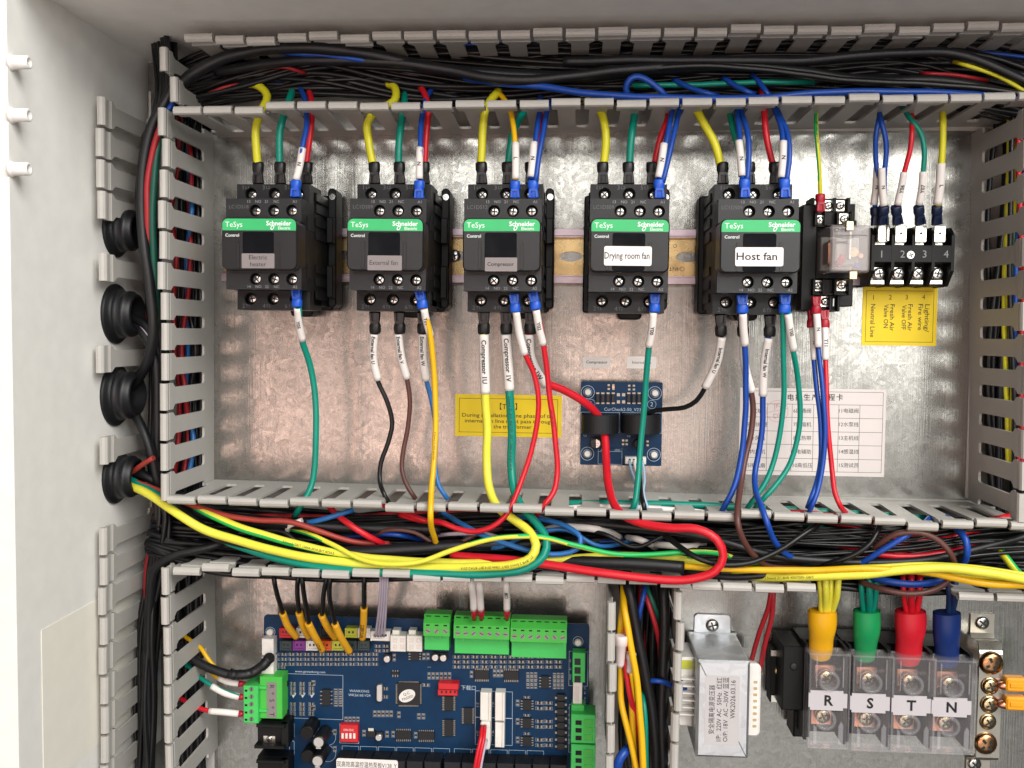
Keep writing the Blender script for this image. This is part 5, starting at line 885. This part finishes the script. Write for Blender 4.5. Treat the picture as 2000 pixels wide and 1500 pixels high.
for (px, py) in ((622, 1450), (620, 1487)):
    c = U(px, py, D0 + 18); mb = MB(); mb.lathe([(4.3, 0), (4.3, 17.2), (4.0, 18), (3.2, 18)], (c[0], c[1], D0), (0, 0, 1), 24, close=False); mb.lathe([(3.3, 17.9), (.01, 17.85)], (c[0], c[1], D0), (0, 0, 1), 24, mi=1); mb.box(c[0] - 1.6, c[0] + 1.6, c[1] - 4.2, c[1] - 3.2, D0 + 2, D0 + 18.05, 0, 1); T.part("capacitor", mb, [M['k'], M['silver']])
ring(sk, 640, 1440, 5.3, 5.5, D0 + .04); ring(sk, 640, 1472, 5.3, 5.5, D0 + .04); ring(sk, 607, 1424, 5.0, 5.2, D0 + .04)
# dip switch
mb = MB(); PR(mb, 664, 699, 1416, 1450, D0, D0 + 4, .3)
P = T.part("dip_switch", mb, M['jred']); T.text("ON DC", (*U(681, 1426, D0 + 4)[:2], D0 + 4.05), 2.1, M['sleeve'], P)
for k in range(4): mb = MB(); PR(mb, 666.5 + 7.6 * k, 671 + 7.6 * k, 1433, 1443, D0 + 4, D0 + 4.9, .2); T.part("slider", mb, M['white'], P)
# processor, crystal, red socket, white sockets
mb = MB(); PR(mb, 776, 820, 1334, 1377, D0 + .3, D0 + 1.6, .1)
for k in range(16):
    t = 779 + 2.45 * k; u = 1337 + 2.4 * k
    PR(mb, t, t + 1.3, 1331, 1334, D0, D0 + .8, 0, 1); PR(mb, t, t + 1.3, 1377, 1380, D0, D0 + .8, 0, 1); PR(mb, 773, 776, u, u + 1.3, D0, D0 + .8, 0, 1); PR(mb, 820, 823, u, u + 1.3, D0, D0 + .8, 0, 1)
P = T.part("processor_chip", mb, [M['chip'], M['pad']])
c = U(795, 1359, D0 + 1.7); mb = MB(); el = [(c[0] + 5.7 * math.cos(t) * math.cos(.5) - 3.9 * math.sin(t) * math.sin(.5), c[1] + 5.7 * math.cos(t) * math.sin(.5) + 3.9 * math.sin(t) * math.cos(.5)) for t in [2 * math.pi * i / 28 for i in range(28)]]
mb.prism(el, D0 + 1.6, D0 + 1.8); S_ = T.part("sticker", mb, M['white'], P)
T.text("Q.C", (c[0] - .4, c[1] + 1.4, D0 + 1.86), 2.5, M['ink'], P, rot=.38); T.text("PASSED", (c[0] + .5, c[1] - 1.3, D0 + 1.86), 2.4, M['ink'], P, rot=.38)
mb = MB(); PR(mb, 735, 747, 1337, 1371, D0, D0 + 3.4, .4, 0, 1.7); T.part("crystal", mb, M['silver'])
mb = MB(); PR(mb, 856, 895, 1335, 1347, D0, D0 + 7, .3); PR(mb, 855, 893, 1347, 1359, D0, D0 + 5.5, .3)
for k in range(4): PR(mb, 861 + 8.6 * k, 864.5 + 8.6 * k, 1349, 1354, D0 + 5.5, D0 + 5.56, 0, 1)
T.part("socket", mb, [M['jred'], M['chip']]); T.text("下载口", q(915, 1344), 3.4, M['silk'])
for (a_, b_, c_, d_) in ((938, 959, 1353, 1407), (967, 986, 1353, 1408), (967, 985, 1412, 1460)):
    blk("socket", a_, b_, c_, d_, 8, ('white', 'cream', 'pinkw'), .3, 0, lambda mb: (PR(mb, a_ + 4, b_ - 4, c_ + 4, d_ - 5, D0 + 8, D0 + 8.06, 0, 1), PR(mb, b_ - 4, b_ - 1, c_, d_, D0 + 8, D0 + 9, .1, 0)))
blk("socket", 938, 957, 1411, 1464, 13, 'white', .5, 1.2)
for k, t in enumerate(("上-2", "板-2")): T.text(t, q(933 if not k else 962, 1376), 2.0, M['silk'], rot=-math.pi / 2)
for k, t in enumerate(("上-1", "板-1")): T.text(t, q(933 if not k else 962, 1432), 2.0, M['silk'], rot=-math.pi / 2)
# integrated circuits
def ic(px0, px1, py0, py1, vert, n, h=1.7, big=1):
    mb = MB()
    if vert:
        PR(mb, px0 + 4, px1 - 4, py0, py1, D0 + .2, D0 + h, .1)
        for k in range(n): y = py0 + (py1 - py0) * (k + .5) / n; PR(mb, px0, px0 + 4, y - .9, y + .9, D0, D0 + .8, 0, 1); PR(mb, px1 - 4, px1, y - .9, y + .9, D0, D0 + .8, 0, 1)
    else:
        PR(mb, px0, px1, py0 + 4, py1 - 4, D0 + .2, D0 + h, .1)
        for k in range(n): x = px0 + (px1 - px0) * (k + .5) / n; PR(mb, x - .9, x + .9, py0, py0 + 4, D0, D0 + .8, 0, 1); PR(mb, x - .9, x + .9, py1 - 4, py1, D0, D0 + .8, 0, 1)
    return T.part("integrated_circuit", mb, [M['chip'], M['pad']])
for a_ in ((927, 955, 1306, 1331, 0, 8), (984, 1013, 1307, 1332, 0, 8), (1053, 1076, 1321, 1344, 1, 4), (864, 889, 1360, 1388, 1, 8), (864, 889, 1406, 1438, 1, 8), (902, 926, 1383, 1414, 1, 8), (773, 803, 1424, 1448, 0, 8), (817, 848, 1426, 1449, 0, 8),
           (1017, 1042, 1367, 1387, 1, 4), (1017, 1042, 1403, 1422, 1, 4), (1017, 1042, 1439, 1458, 1, 4), (625, 649, 1347, 1378, 1, 4), (798, 822, 1270, 1290, 1, 4), (765, 779, 1309, 1322, 0, 3)): ic(*a_)
for k in range(8): mb = MB(); y = 1357 + 13.6 * k; PR(mb, 1088, 1103, y, y + 12.4, D0, D0 + 3, .2); PR(mb, 1084, 1088, y + 4, y + 8, D0, D0 + 1, 0, 1); PR(mb, 1103, 1107, y + 4, y + 8, D0, D0 + 1, 0, 1); T.part("optocoupler", mb, [M['chip'], M['pad']])
for px, py in ((756, 1287), (850, 1284), (866, 1285), (740, 1440)):
    c = U(px, py, D0 + 4); mb = MB(); mb.cyl((c[0], c[1], D0 + 1), 2.3, 4, n=16, ch=.4); mb.box(c[0] - 2.4, c[0] + 2.4, c[1] - 2.4, c[1] + 2.4, D0, D0 + 1.1, .1, 1); T.part("capacitor", mb, [M['silver'], M['chip']])
blk("voltage_regulator", 717, 733, 1429, 1440, 1.8, 'chip', .1); blk("heat_tab", 719, 730, 1422, 1429, 1.2, 'tinned', .1)
for y in (1330, 1387): blk("diode", 555, 562, y, y + 11, 2.2, 'chip', .2)
# the small surface mounted parts: far too many to pick apart
sm = MB(); rs = random.Random(2)
def grid(px0, py0, nx, ny, sx, sy, w=5, h=9, tall=True):
    for i in range(nx):
        for j in range(ny): smd(sm, px0 + i * sx, py0 + j * sy, w, h, D0, tall); outline(sk, px0 + i * sx - w * .75, px0 + i * sx + w * .75, py0 + j * sy - h * .62, py0 + j * sy + h * .62, D0 + .02, .1)
grid(540, 1278, 14, 3, 14.8, 9.6, 8, 4.6, False); grid(892, 1283, 12, 3, 18, 9.8, 10, 4.6, False)
grid(838, 1320, 6, 1, 8, 8, 4, 11); grid(1031, 1317, 3, 4, 7.5, 8, 4, 6); grid(1083, 1318, 3, 4, 7.5, 8, 4, 6); grid(966, 1315, 3, 1, 7, 8, 4, 12); grid(572, 1336, 3, 3, 18, 9, 7, 6, False); grid(572, 1376, 3, 3, 18, 9, 7, 6, False); grid(656, 1349, 2, 4, 9, 9, 5, 6); grid(612, 1334, 1, 2, 9, 48, 5, 8)
grid(732, 1394, 5, 1, 8, 8, 4.4, 10); grid(779, 1396, 1, 1, 8, 8, 4.4, 10); grid(818, 1399, 2, 1, 9, 8, 4.4, 9); grid(1054, 1373, 2, 2, 17, 10.6, 11, 5, False); grid(1054, 1409, 2, 2, 17, 10.6, 11, 5, False); grid(1054, 1445, 2, 2, 17, 10.6, 11, 5, False); grid(1029, 1362, 1, 1, 9, 9, 8, 4, False); grid(1029, 1397, 1, 1, 9, 9, 8, 4, False); grid(1029, 1433, 1, 1, 9, 9, 8, 4, False)
grid(1011, 1373, 1, 3, 9, 36, 4.4, 10); grid(753, 1345, 1, 2, 9, 16, 6, 5, False); grid(832, 1338, 1, 1, 9, 9, 10, 5, False); grid(676, 1405, 4, 1, 7.6, 8, 4, 8); grid(654, 1430, 1, 2, 9, 33, 4.4, 9); grid(711, 1432, 1, 1, 9, 9, 4.4, 10); grid(756, 1434, 2, 1, 12, 9, 4.4, 10); grid(812, 1436, 1, 1, 12, 9, 4.4, 10); grid(738, 1262, 2, 2, 15, 9, 8, 4.4, False); grid(770, 1284, 1, 1, 8, 8, 4, 12); grid(828, 1282, 2, 1, 8, 8, 4, 11); grid(838, 1303, 1, 1, 8, 8, 4, 1); grid(921, 1317, 1, 1, 8, 8, 4, 11); grid(541, 1303, 2, 1, 12, 8, 6, 5, False)
o = T.part("surface_parts", sm, [M['chip'], M['pad']], kind='stuff')
for k in range(3):
    c = U(573 + 18 * k, 1358, D0 + .05); sk.add([(c[0] - 2, c[1] + 1.6, c[2] + .02), (c[0] + 2, c[1] + 1.6, c[2] + .02), (c[0], c[1] - 1.8, c[2] + .02)], [(2, 1, 0)])
for k in range(11): xx = 668 + 35.5 * k + (6 if k > 5 else 0); outline(sk, xx, xx + 33, 1457 + k * .9, 1480, D0 + .02, .22)
for y0_ in (1413, 1447): outline(sk, 565, 575, y0_, y0_ + 27, D0 + .02, .3)
T.part("silkscreen", sk, M['silk'], kind='stuff')
for t, p, s in (("www.gzwankong.com", (606, 1312), 2.3), ("WANKONG", (702, 1350), 2.4), ("WK2616E-V24", (702, 1358), 2.4)): T.text(t, q(*p), s, M['silk'])
# relays along the bottom
for k in range(13):
    x = 655 + 34.6 * k + (4 if k > 5 else 0)
    if x > 1100: break
    mb = MB(); a0, a1, b0, b1 = pbox(x, x + 32.5, 1484 + k * .9, 1560, D0 + 15); mb.box(a0, a1, b0, b1, D0, D0 + 15, .5); T.part("relay", mb, M['chip'])
mb = MB(); x0, x1, y0, y1 = pbox(657, 777, 1483, 1535, D0 + 15.4); mb.prism(rr(x0, x1, y0, y1, 1.6), D0 + 15.1, D0 + 15.4); P = T.part("label_sticker", mb, M['label']); c = U(716, 1495, D0 + 15.5)
T.text("双高效高温控温热泵板V128_Y", (c[0], c[1], D0 + 15.5), 4.1, M['ink'], P, sx=.72)
# leads to the board
for k, (ld, sp, t, tx, up) in enumerate((
  ([(533, 1100, 50), (536, 1132, 60), (543, 1165, 52), (553, 1200, 42)], [(552, 1197, 43), (562, 1222, 36), (579, 1244, 26)], "leftmost black sensor lead in a bare yellow sleeve", "", 0),
  ([(586, 1100, 50), (582, 1130, 60), (580, 1162, 52), (585, 1198, 42)], [(584, 1196, 43), (592, 1222, 36), (603, 1244, 26)], "second black sensor lead in a short yellow sleeve", "", 0),
  ([(586, 1095, 50), (591, 1130, 62), (595, 1170, 54), (604, 1220, 44)], [(602, 1217, 45), (614, 1241, 38), (630, 1270, 26)], "black sensor lead whose yellow sleeve reads NTC11", "NTC11", 1),
  ([(642, 1100, 50), (638, 1132, 60), (632, 1165, 52), (629, 1203, 42)], [(628, 1201, 43), (639, 1224, 36), (655, 1246, 26)], "black sensor lead in yellow sleeve over the black socket", "", 0),
  ([(650, 1098, 50), (646, 1130, 62), (644, 1168, 54), (655, 1221, 44)], [(654, 1218, 45), (665, 1243, 38), (683, 1273, 26)], "rightmost of the five slanting yellow sleeves on its black lead", "", 0),
  ([(712, 1100, 50), (711, 1132, 60), (711, 1160, 52), (711, 1190, 44)], [(711, 1187, 45), (710, 1215, 38), (708, 1247, 28)], "black sensor lead in upright yellow sleeve reading NTC", "NTC1回风", 1))):
    wire(t, 'k', 1.5, ld, (sp, 2.25, tx, 2.9, 3.5, up), name="sensor_lead", smat='ysleeve')
T_ = Thing("ribbon_cable", "pale lilac ribbon cable dropping into the white socket", "cable", U(745, 1130, 60))
for k in range(4): mb = MB(); mb.tube(spline(UP([(742 + 4.6 * k, 1100, 50), (743 + 4.6 * k, 1135, 60), (740 + 4.6 * k, 1190, 46), (733 + 5.6 * k, 1243, 25)]), 4), .75, 7); T_.part("strand", mb, M['lil'])
for k, (p, t, tx) in enumerate((([(914, 1105, 50), (920, 1138, 60), (924, 1165, 52), (926, 1208, 40)], "left white sleeved wire with red tip in the green plug", ""), ([(934, 1105, 50), (937, 1140, 60), (938, 1165, 52), (940, 1210, 40)], "white sleeved wire with red tip, right of its twin", ""), ([(990, 1105, 50), (989, 1140, 60), (990, 1165, 52), (990, 1210, 40)], "white sleeved wire reading COM in the green plug", "COM"))):
    wire(t, 'sleeve', 1.3, p, (p[:3] + [(p[2][0] + (p[3][0] - p[2][0]) * .5, 1190, 46)], 2.15, tx, 3.0, 12, True), name="wire"); a, b = Vector(U(p[3][0], 1189, 46)), Vector(U(p[3][0], 1210, 40))
    W_ = [o for o in COL.objects if o.get('label') == t][0]; TW = Wrap(W_, tuple(U(*p[0]))); mb = MB(); mb.tube([a, (a + b) / 2, b], [2.1, 1.9, 1.3], 12); TW.part("ferrule_collar", mb, M['bred'])
wire("left red wire from the white plug low on the board", 'r', 1.25, [(941, 1418, 30), (939, 1440, 38), (933, 1470, 42), (925, 1515, 42)]); wire("right red wire from the white plug low on the board", 'r', 1.25, [(947, 1418, 30), (945, 1440, 38), (939, 1470, 42), (931, 1515, 42)]); wire("grey wire beside the two red ones low on the board", 'lil', 1.1, [(950, 1445, 30), (946, 1460, 36), (941, 1485, 40), (936, 1515, 40)])
# wires arriving at the left plug
cable("black cable with a torn end touching the white side socket", 'k2', 2.9, [(300, 1215, 14), (350, 1262, 26), (385, 1292, 34), (420, 1308, 36), (455, 1318, 36), (490, 1314, 34), (512, 1300, 32), (524, 1288, 30)])
rs = random.Random(8); pw = spline(UP([(448, 1316, 36), (470, 1318, 36), (492, 1314, 34), (512, 1301, 32), (524, 1288, 30), (529, 1282, 30)]), 1.1); mb = MB()
mb.tube([p + Vector((rs.uniform(-.35, .35), rs.uniform(-.35, .35), rs.uniform(-.3, .3))) for p in pw], [3.15 + rs.uniform(-.25, .55) for p in pw], 11)
solo("shrink_wrap", mb, M['k2'], "crumpled black heat shrink around the torn black cable end", "heat shrink")
wire("yellow wire slanting down to the left plug", 'yo', 1.4, [(340, 1225, 10), (362, 1244, 20), (392, 1266, 30), (405, 1285, 32), (419, 1302, 32), (440, 1322, 32)])
for p, c, t, s in (([(340, 1280, 12), (366, 1298, 22), (395, 1326, 30), (412, 1338, 32), (440, 1352, 32), (474, 1362, 30)], 'g', "green wire with white sleeve into the left plug", [(413, 1340, 32), (440, 1354, 32), (467, 1361, 30)]),
                   ([(330, 1350, 12), (362, 1370, 24), (385, 1383, 30), (410, 1389, 32), (440, 1392, 32), (474, 1395, 30)], 'r', "red wire with white sleeve into the bottom of the left plug", [(409, 1389, 32), (438, 1391, 32), (466, 1394, 30)]),
                   ([(400, 1300, 22), (425, 1322, 28), (445, 1332, 30), (478, 1335, 28)], 'yo', "wire with white sleeve and red tip entering the top of the left plug", [(428, 1324, 29), (447, 1332, 30), (466, 1335, 29)])):
    Z = wire(t, c, 1.5, p, (s, 2.1, "", 3, 2)); e_ = s[-1]; mb = MB(); mb.tube([Vector(U(*e_)), Vector(U(e_[0] + 6, e_[1], e_[2])), Vector(U(e_[0] + 13, e_[1], e_[2] - 1))], [2.1, 1.9, 1.3], 12); Z.part("ferrule_collar", mb, M['bred'])
# ================================================================ transformer
T = Thing("transformer", "steel cased transformer with a printed label beside the short duct", "transformer", U(1410, 1380, 0)); DT = 57
x0, x1, y0, y1 = pbox(1360, 1464, 1291, 1481, DT); mb = MB(); mb.prism(rr(x0, x1, y0, y1, 1.0, 2), .6, DT, 1.6); T.part("steel_case", mb, M['tin'])
a, b, c, e = pbox(1356, 1427, 1200, 1240, 1.8); mb = MB(); mb.prism(rr(a, b, y1 - 1, e, 2.5, 4, (0, 0, 1, 1)), .6, 1.8, .2); mb.box(a - 3.5, b + 4, y1 - .4, y1 + .5, 1.8, 3.2, .2); T.part("mounting_tab", mb, M['tin'])
c = U(1391, 1221, 2); pscrew(T, c[0], c[1], 2.4, 4.2, 'screw', None)
for sx in (-1, 1):
    ax0, ax1 = (x0 - 10, x0 - .05) if sx < 0 else (x1 + .05, x1 + 8.6); mb = MB(); ya, yb = (y0 + 13, y1 - 3) if sx < 0 else (y0 + 9, y1 - 5)
    mb.prism(rr(ax0, ax1, ya, yb, 3.2, 4, (1, 0, 0, 1) if sx < 0 else (0, 1, 1, 0)), 14, 44 if sx < 0 else 46, 1.2)
    P = T.part("bobbin", mb, M['white'])
    if sx < 0:
        for k in range(6): m2 = MB(); yy = ya + 9 + 4.4 * k; m2.box(ax0 + 1, ax1, yy, yy + 1, 44, 49, .2); T.part("rib", m2, M['white'], P)
        for k in range(5): m2 = MB(); yy = ya + 12.2 + 4.4 * k; m2.cyl((ax0 + 2.4, yy, 44.0), 1.25, .1, n=10); T.part("hole", m2, M['b' if k in (4, 1) else 'blackd'], P)
        m2 = MB(); m2.box(ax0 + 1, ax1 - 1, yb - 7, yb - 1.5, 44, 44.4, .1); T.part("tape", m2, M['jyel'], P)
    else:
        for k in range(8): m2 = MB(); yy = ya + 6 + 3.9 * k; m2.prism(rr(ax1 - 4.6, ax1 - 2.2, yy, yy + 1.7, .6, 2), 46, 46.1); T.part("hole", m2, M['yellowl' if 0 else 'brass'], P)
x0l, x1l, y0l, y1l = pbox(1377, 1444, 1320, 1455, DT + .2); mb = MB(); mb.prism(rr(x0l, x1l, y0l, y1l, 1), DT, DT + .12); P = T.part("label_sticker", mb, mat("clear_label", "bdb9b9", .35, var=.02))
for t, px, s, yy in (("安全隔离电源变压器", 1391, 3.9, 1386), ("I/P:  220V AC  50Hz  红红", 1405, 3.9, 1386), ("O/P: 18V  AC --30W 蓝蓝", 1418, 3.9, 1386), ("WK2026.03.16", 1432, 4.1, 1366)):
    c = U(px, yy, DT + .2); T.text(t, (c[0], c[1], DT + .2), s, M['ink'], P, rot=math.pi / 2, sx=.86 if px == 1391 else .93)
wire("left of the two red transformer wires", 'rd', 1.5, [(1506, 1118, 50), (1506, 1150, 60), (1499, 1190, 56), (1482, 1240, 48), (1466, 1300, 36)]); wire("right of the two red transformer wires", 'rd', 1.5, [(1510, 1118, 50), (1511, 1150, 60), (1508, 1200, 56), (1494, 1262, 48), (1482, 1316, 38)])
# ================================================================ lettered power terminals
T = Thing("end_clamp", "small black clamp with a screw at the left end of the lettered terminals", "clamp", U(1545, 1320, 0))
mb = MB(); PR(mb, 1528, 1580, 1262, 1388, 4, 36, .8); PR(mb, 1550, 1582, 1388, 1440, 4, 24, .8); P = T.part("body", mb, M['blackd'])
mb = MB(); PR(mb, 1505, 1528, 1268, 1372, 4, 16, .4); PR(mb, 1506, 1524, 1270, 1282, 16, 17, .2, 1); PR(mb, 1506, 1524, 1358, 1372, 16, 17, .2, 1); T.part("foot", mb, [M['blackd'], M['tinned']])
c = U(1523, 1313, 20); pscrew(T, c[0], c[1], 17.5, 2.8, 'brass'); c = U(1551, 1303, 37); pscrew(T, c[0], c[1], 36.1, 2.4, 'screwd')
mods = (("R", 1579, 1660, 1277, 1463, (1620, 1332), (1613, 1408), (1579, 1650, 1349, 1387), 'sy', (1606, 25, 85, 1192, 1277), 'yd', (1604, 1613, 1624, 1635)),
        ("S", 1664, 1744, 1281, 1468, (1703, 1336), (1699, 1413), (1660, 1733, 1355, 1392), 'sg', (1693, 24, 85, 1192, 1280), 'g', (1684, 1698, 1710)),
        ("T", 1742, 1827, 1285, 1471, (1784, 1340), (1777, 1417), (1741, 1813, 1359, 1397), 'sr', (1778, 27, 90, 1193, 1287), 'r', (1767, 1780, 1796)),
        ("N", 1821, 1906, 1290, 1474, (1863, 1345), (1855, 1421), (1819, 1892, 1363, 1400), 'sb', (1849, 24, 90, 1196, 1289), 'nv', (1854, 1866)))
cn = dict(R="yellow", S="green", T="red", N="blue")
for L_, a_, b_, c_, d_, p1_, p2_, lb, shm, sh, wm, wx in mods:
    T = Thing("power_terminal", "black power terminal with clear cover lettered %s and %s shrink tube above" % (L_, cn[L_]), "power terminal", U((a_ + b_) / 2, (c_ + d_) / 2, 0), "lettered power terminals")
    DFc = 53; x0, x1, y0, y1 = pbox(a_, b_, c_, d_, DFc); mb = MB(); mb.box(x0 + .3, x1 - .1, y0 + 1, y1 + 1, 4, 30, .6); mb.box(x1 - 2.3, x1 - .2, y0 + .5, y1 + 2, 30, 47, .4); mb.box(x0 + .3, x0 + 2, y0 + .5, y1 + 2, 30, 42, .4); mb.box(x0 + 2, x1 - 2.3, (y0 + y1) / 2 - 5, (y0 + y1) / 2 + 5, 30, 45, .4); T.part("body", mb, M['blackd'])
    for pc in (p1_, p2_):
        c = U(*pc, 44); mb = MB(); mb.box(c[0] - 6.5, c[0] + 6.5, c[1] - 7, c[1] + 7, 30, 33, .5); T.part("contact_plate", mb, M['copper']); pscrew(T, c[0], c[1], 36, 4.6, 'brass', None, rot=random.random())
    # clear lid: thin walls, top lip, two collars over the screws
    mb = MB(); w = 1.2; mb.box(x0 + w, x1 - w, y0 + w, y1 - w, DFc - 1.2, DFc, .2)
    C_ = T.part("clear_cover", mb, M['clear']); mb = MB()
    mb.box(x0, x1, y1 - w, y1, DFc - 12, DFc + .4, .3); mb.box(x0, x1, y0, y0 + w, DFc - 9, DFc + .4, .3); mb.box(x0, x0 + w, y0 + w, y1 - w, DFc - 12, DFc + .4, .3); mb.box(x1 - w, x1, y0 + w, y1 - w, DFc - 12, DFc + .4, .3)
    mb.box(x0 + 4, x0 + 4.7, y1 - 20, y1 - 2, DFc, DFc + .8, .1); mb.box(x1 - 4.7, x1 - 4, y1 - 20, y1 - 2, DFc, DFc + .8, .1); mb.prism([(x1 - 6.5, y0 + 3), (x1 - 3.6, y0 + 3), (x1 - 3.6, y0 + 15), (x1 - 5, y0 + 17), (x1 - 6.5, y0 + 14)], DFc, DFc + .7, .2); mb.prism([(x0 + 3.2, y0 + 3), (x0 + 5.2, y0 + 3), (x0 + 5.2, y0 + 13), (x0 + 3.2, y0 + 15)], DFc, DFc + .7, .2)
    T.part("cover_rim", mb, M['clearedge'], C_)
    for pc in (p1_, p2_):
        c = U(*pc, DFc + 2); mb = MB(); mb.lathe([(6.2, -10), (6.4, 1.6), (5.8, 2.4), (4.5, 2.4), (4.1, 1.6), (3.9, -10)], (c[0], c[1], DFc), (0, 0, 1), 28, close=False); T.part("screw_collar", mb, M['clearedge'], C_)
    for dx in (0,): c = U((a_ + b_) / 2 + 14, c_ + 30, DFc); T.text("600V", (c[0], c[1], DFc + .05), 2.8, M['clearedge'], C_); c = U((a_ + b_) / 2 - 6, d_ - 20, DFc); T.text("TC-604", (c[0], c[1], DFc + .05), 2.8, M['clearedge'], C_)
    lx0, lx1, ly0, ly1 = pbox(*lb, DFc + .6); mb = MB(); mb.prism([(lx0, ly0 + 1.6), (lx0 + 1, ly0 + 1.6), (lx0 + 1, ly0), (lx1 - 1, ly0), (lx1 - 1, ly0 + 1.6), (lx1 + 1.4, ly0 + 1.6), (lx1 + 1.4, ly1 - 1.6), (lx1 - 1, ly1 - 1.6), (lx1 - 1, ly1), (lx0 + 1, ly1), (lx0 + 1, ly1 - 1.6), (lx0, ly1 - 1.6)], DFc + .05, DFc + .9); P = T.part("letter_plate", mb, M['plate2'])
    T.text(L_, ((lx0 + lx1) / 2 + .8, (ly0 + ly1) / 2 - .2, DFc + 1), 8.6, M['ink'], P, bold=.03)
    # shrink tube and its wires
    sx, hw, _, ya, yb = sh; tip = {'R': -4, 'S': -4, 'T': -5, 'N': 0}[L_]; path = spline(UP([(sx, ya, 47), (sx, (ya * .6 + yb * .4), 46), (sx + tip * .5, (ya * .35 + yb * .65), 43), (sx + tip, yb + 4, 38)]), 2.5); k_ = len(path); rad = []
    for i in range(k_): t = i / (k_ - 1); rad.append((hw + 1.5 - 1.5 * t + (1.5 * math.sin(t * 9) if L_ in "RT" else .6 * math.sin(t * 7)) - (4.5 * max(0, t - .45) if L_ != 'N' else 1.5 * max(0, t - .4)) * 2) / 3.22 * (1 if t < .97 else .97))
    mb = MB(); mb.tube(path, rad, 22, 0, False, .82); mb.tube([p for p in path[:3]], [r_ * .9 for r_ in rad[:3]], 22, 0, True, .82); S2 = Thing("shrink_tube", "%s heat shrink tube gathering wires into the %s terminal" % (cn[L_], L_), "heat shrink", U(sx, ya, 46)); S2.part("tube", mb, M[shm])
    for i, x in enumerate(wx): wire("%s wire entering the %s shrink tube, %s from the left" % ({'yd': "yellow", 'g': "green", 'r': "red", 'nv': "dark blue"}[wm], cn[L_], ("first", "second", "third", "fourth")[i]), wm, (1.75, 2.0, 1.9, 1.9)[i % 4] if L_ != 'N' else 1.9, [(x + (i - len(wx) / 2) * 3, 1090, 40), (x + (i - len(wx) / 2) * 1.5, 1140, 54 + 3 * (i % 2)), (x, 1165, 52 + 3 * (i % 2)), (sx + (x - sx) * .62, 1200, 47), (sx + (x - sx) * .5, 1222, 46)])
# ================================================================ earth bar
T = Thing("earth_bar", "zinc plated earth bar with a row of cross-head screws at the right edge", "earth bar", U(1930, 1350, 0)); mb = MB(); DG = 26
a, b, _, _ = pbox(1896, 1942, 1199, 1233, 2); xa, xb, _, _ = pbox(1909, 1954, 1300, 1400, DG); yt1, yt0 = U(1920, 1199, 2)[1], U(1920, 1236, 2)[1]; yb1, yb0 = U(1930, 1276, DG)[1], U(1925, 1478, DG)[1]; yc1 = U(1904, 1484, 2)[1]
def strap(mb, x0a, x1a, x0b, x1b, P, t=1.4):
    """bent strip: P = list of (y, d, k) with k blending the x range"""
    vs = []; n = len(P)
    for y, d, k in P: l, r = x0a + (x0b - x0a) * k, x1a + (x1b - x1a) * k; vs += [(l, y, d), (r, y, d), (r, y, d + t), (l, y, d + t)]
    fs = [(4 * i + j, 4 * (i + 1) + j, 4 * (i + 1) + (j + 1) % 4, 4 * i + (j + 1) % 4) for i in range(n - 1) for j in range(4)] + [(0, 1, 2, 3), (4 * n - 1, 4 * n - 2, 4 * n - 3, 4 * n - 4)]; mb.add(vs, [f for f in fs])
strap(mb, a, b, xa, xb, [(yt1, .6, 0), (yt0, .6, 0), (yt0 - 3, 3, .1), (yb1 + 6, DG - 6, .7), (yb1 + 2, DG - 1.5, .95), (yb1, DG, 1), (yb0, DG, 1), (yb0 - 3, DG - 4, .8), (yc1 + 2, 3, 0), (yc1, .6, -.1), (yc1 - 14, .6, -.1)])
T.part("strap", mb, mat("zinc_plate", "b9b4a8", .28, .85, var=.1))
for px, py, r, m, d in ((1919, 1217, 4.3, 'screw', 2.6), (1937, 1296, 6.9, 'bronze', DG + 2.4), (1935, 1341, 4.6, 'brass', DG + 2.6), (1934, 1377, 4.7, 'brass', DG + 2.6), (1931, 1411, 4.1, 'brass', DG + 2.6), (1926, 1453, 6.6, 'bronze', DG + 2.4), (1904, 1493, 4.2, 'screw', 2.6)):
    c = U(px, py, d + .5); mb = MB()
    if m == 'brass': mb.lathe([(r + 1, -1.2), (r + 1, -.6), (r * .7, -.5)], (c[0], c[1], d), (0, 0, 1), 20); T.part("washer", mb, M['brass'])
    if m == 'bronze': mb.lathe([(r + .4, -1.2), (r + .4, -.4), (r * .7, -.3)], (c[0], c[1], d), (0, 0, 1), 20); T.part("washer", mb, M['brass'])
    pscrew(T, c[0], c[1], d, r, m, None, rot=.6 + random.uniform(-.3, .3))
for y, t, u in ((1339, "upper", 0), (1376, "lower", 1)):
    Z = wire("%s earth wire in an orange boot at the right edge" % t, 'g2', 2.2, [(2000, y + 2, 30), (2030, y, 32), (2080, y - 12, 40)], stripe='y'); c = U(1985, y, 33); mb = MB(); x0, x1, y0, y1 = pbox(1966, 2008, y - 13, y + 13, 34)
    mb.prism(rr(x0, x1, y0, y1, 1.6), 27, 34, 1); mb.box(x0 + 2, x1 - 3, (y0 + y1) / 2 - 1.4, (y0 + y1) / 2 + 1.4, 34, 34.6, .3); Z.part("terminal_boot", mb, M['borange']); mb = MB(); c = U(1958, y, 30); mb.lathe([(1.4, -4), (2.6, 0), (3.2, 4)], (c[0], c[1], 30), (1, 0, 0), 12); Z.part("crimp_lug", mb, M['copper'])
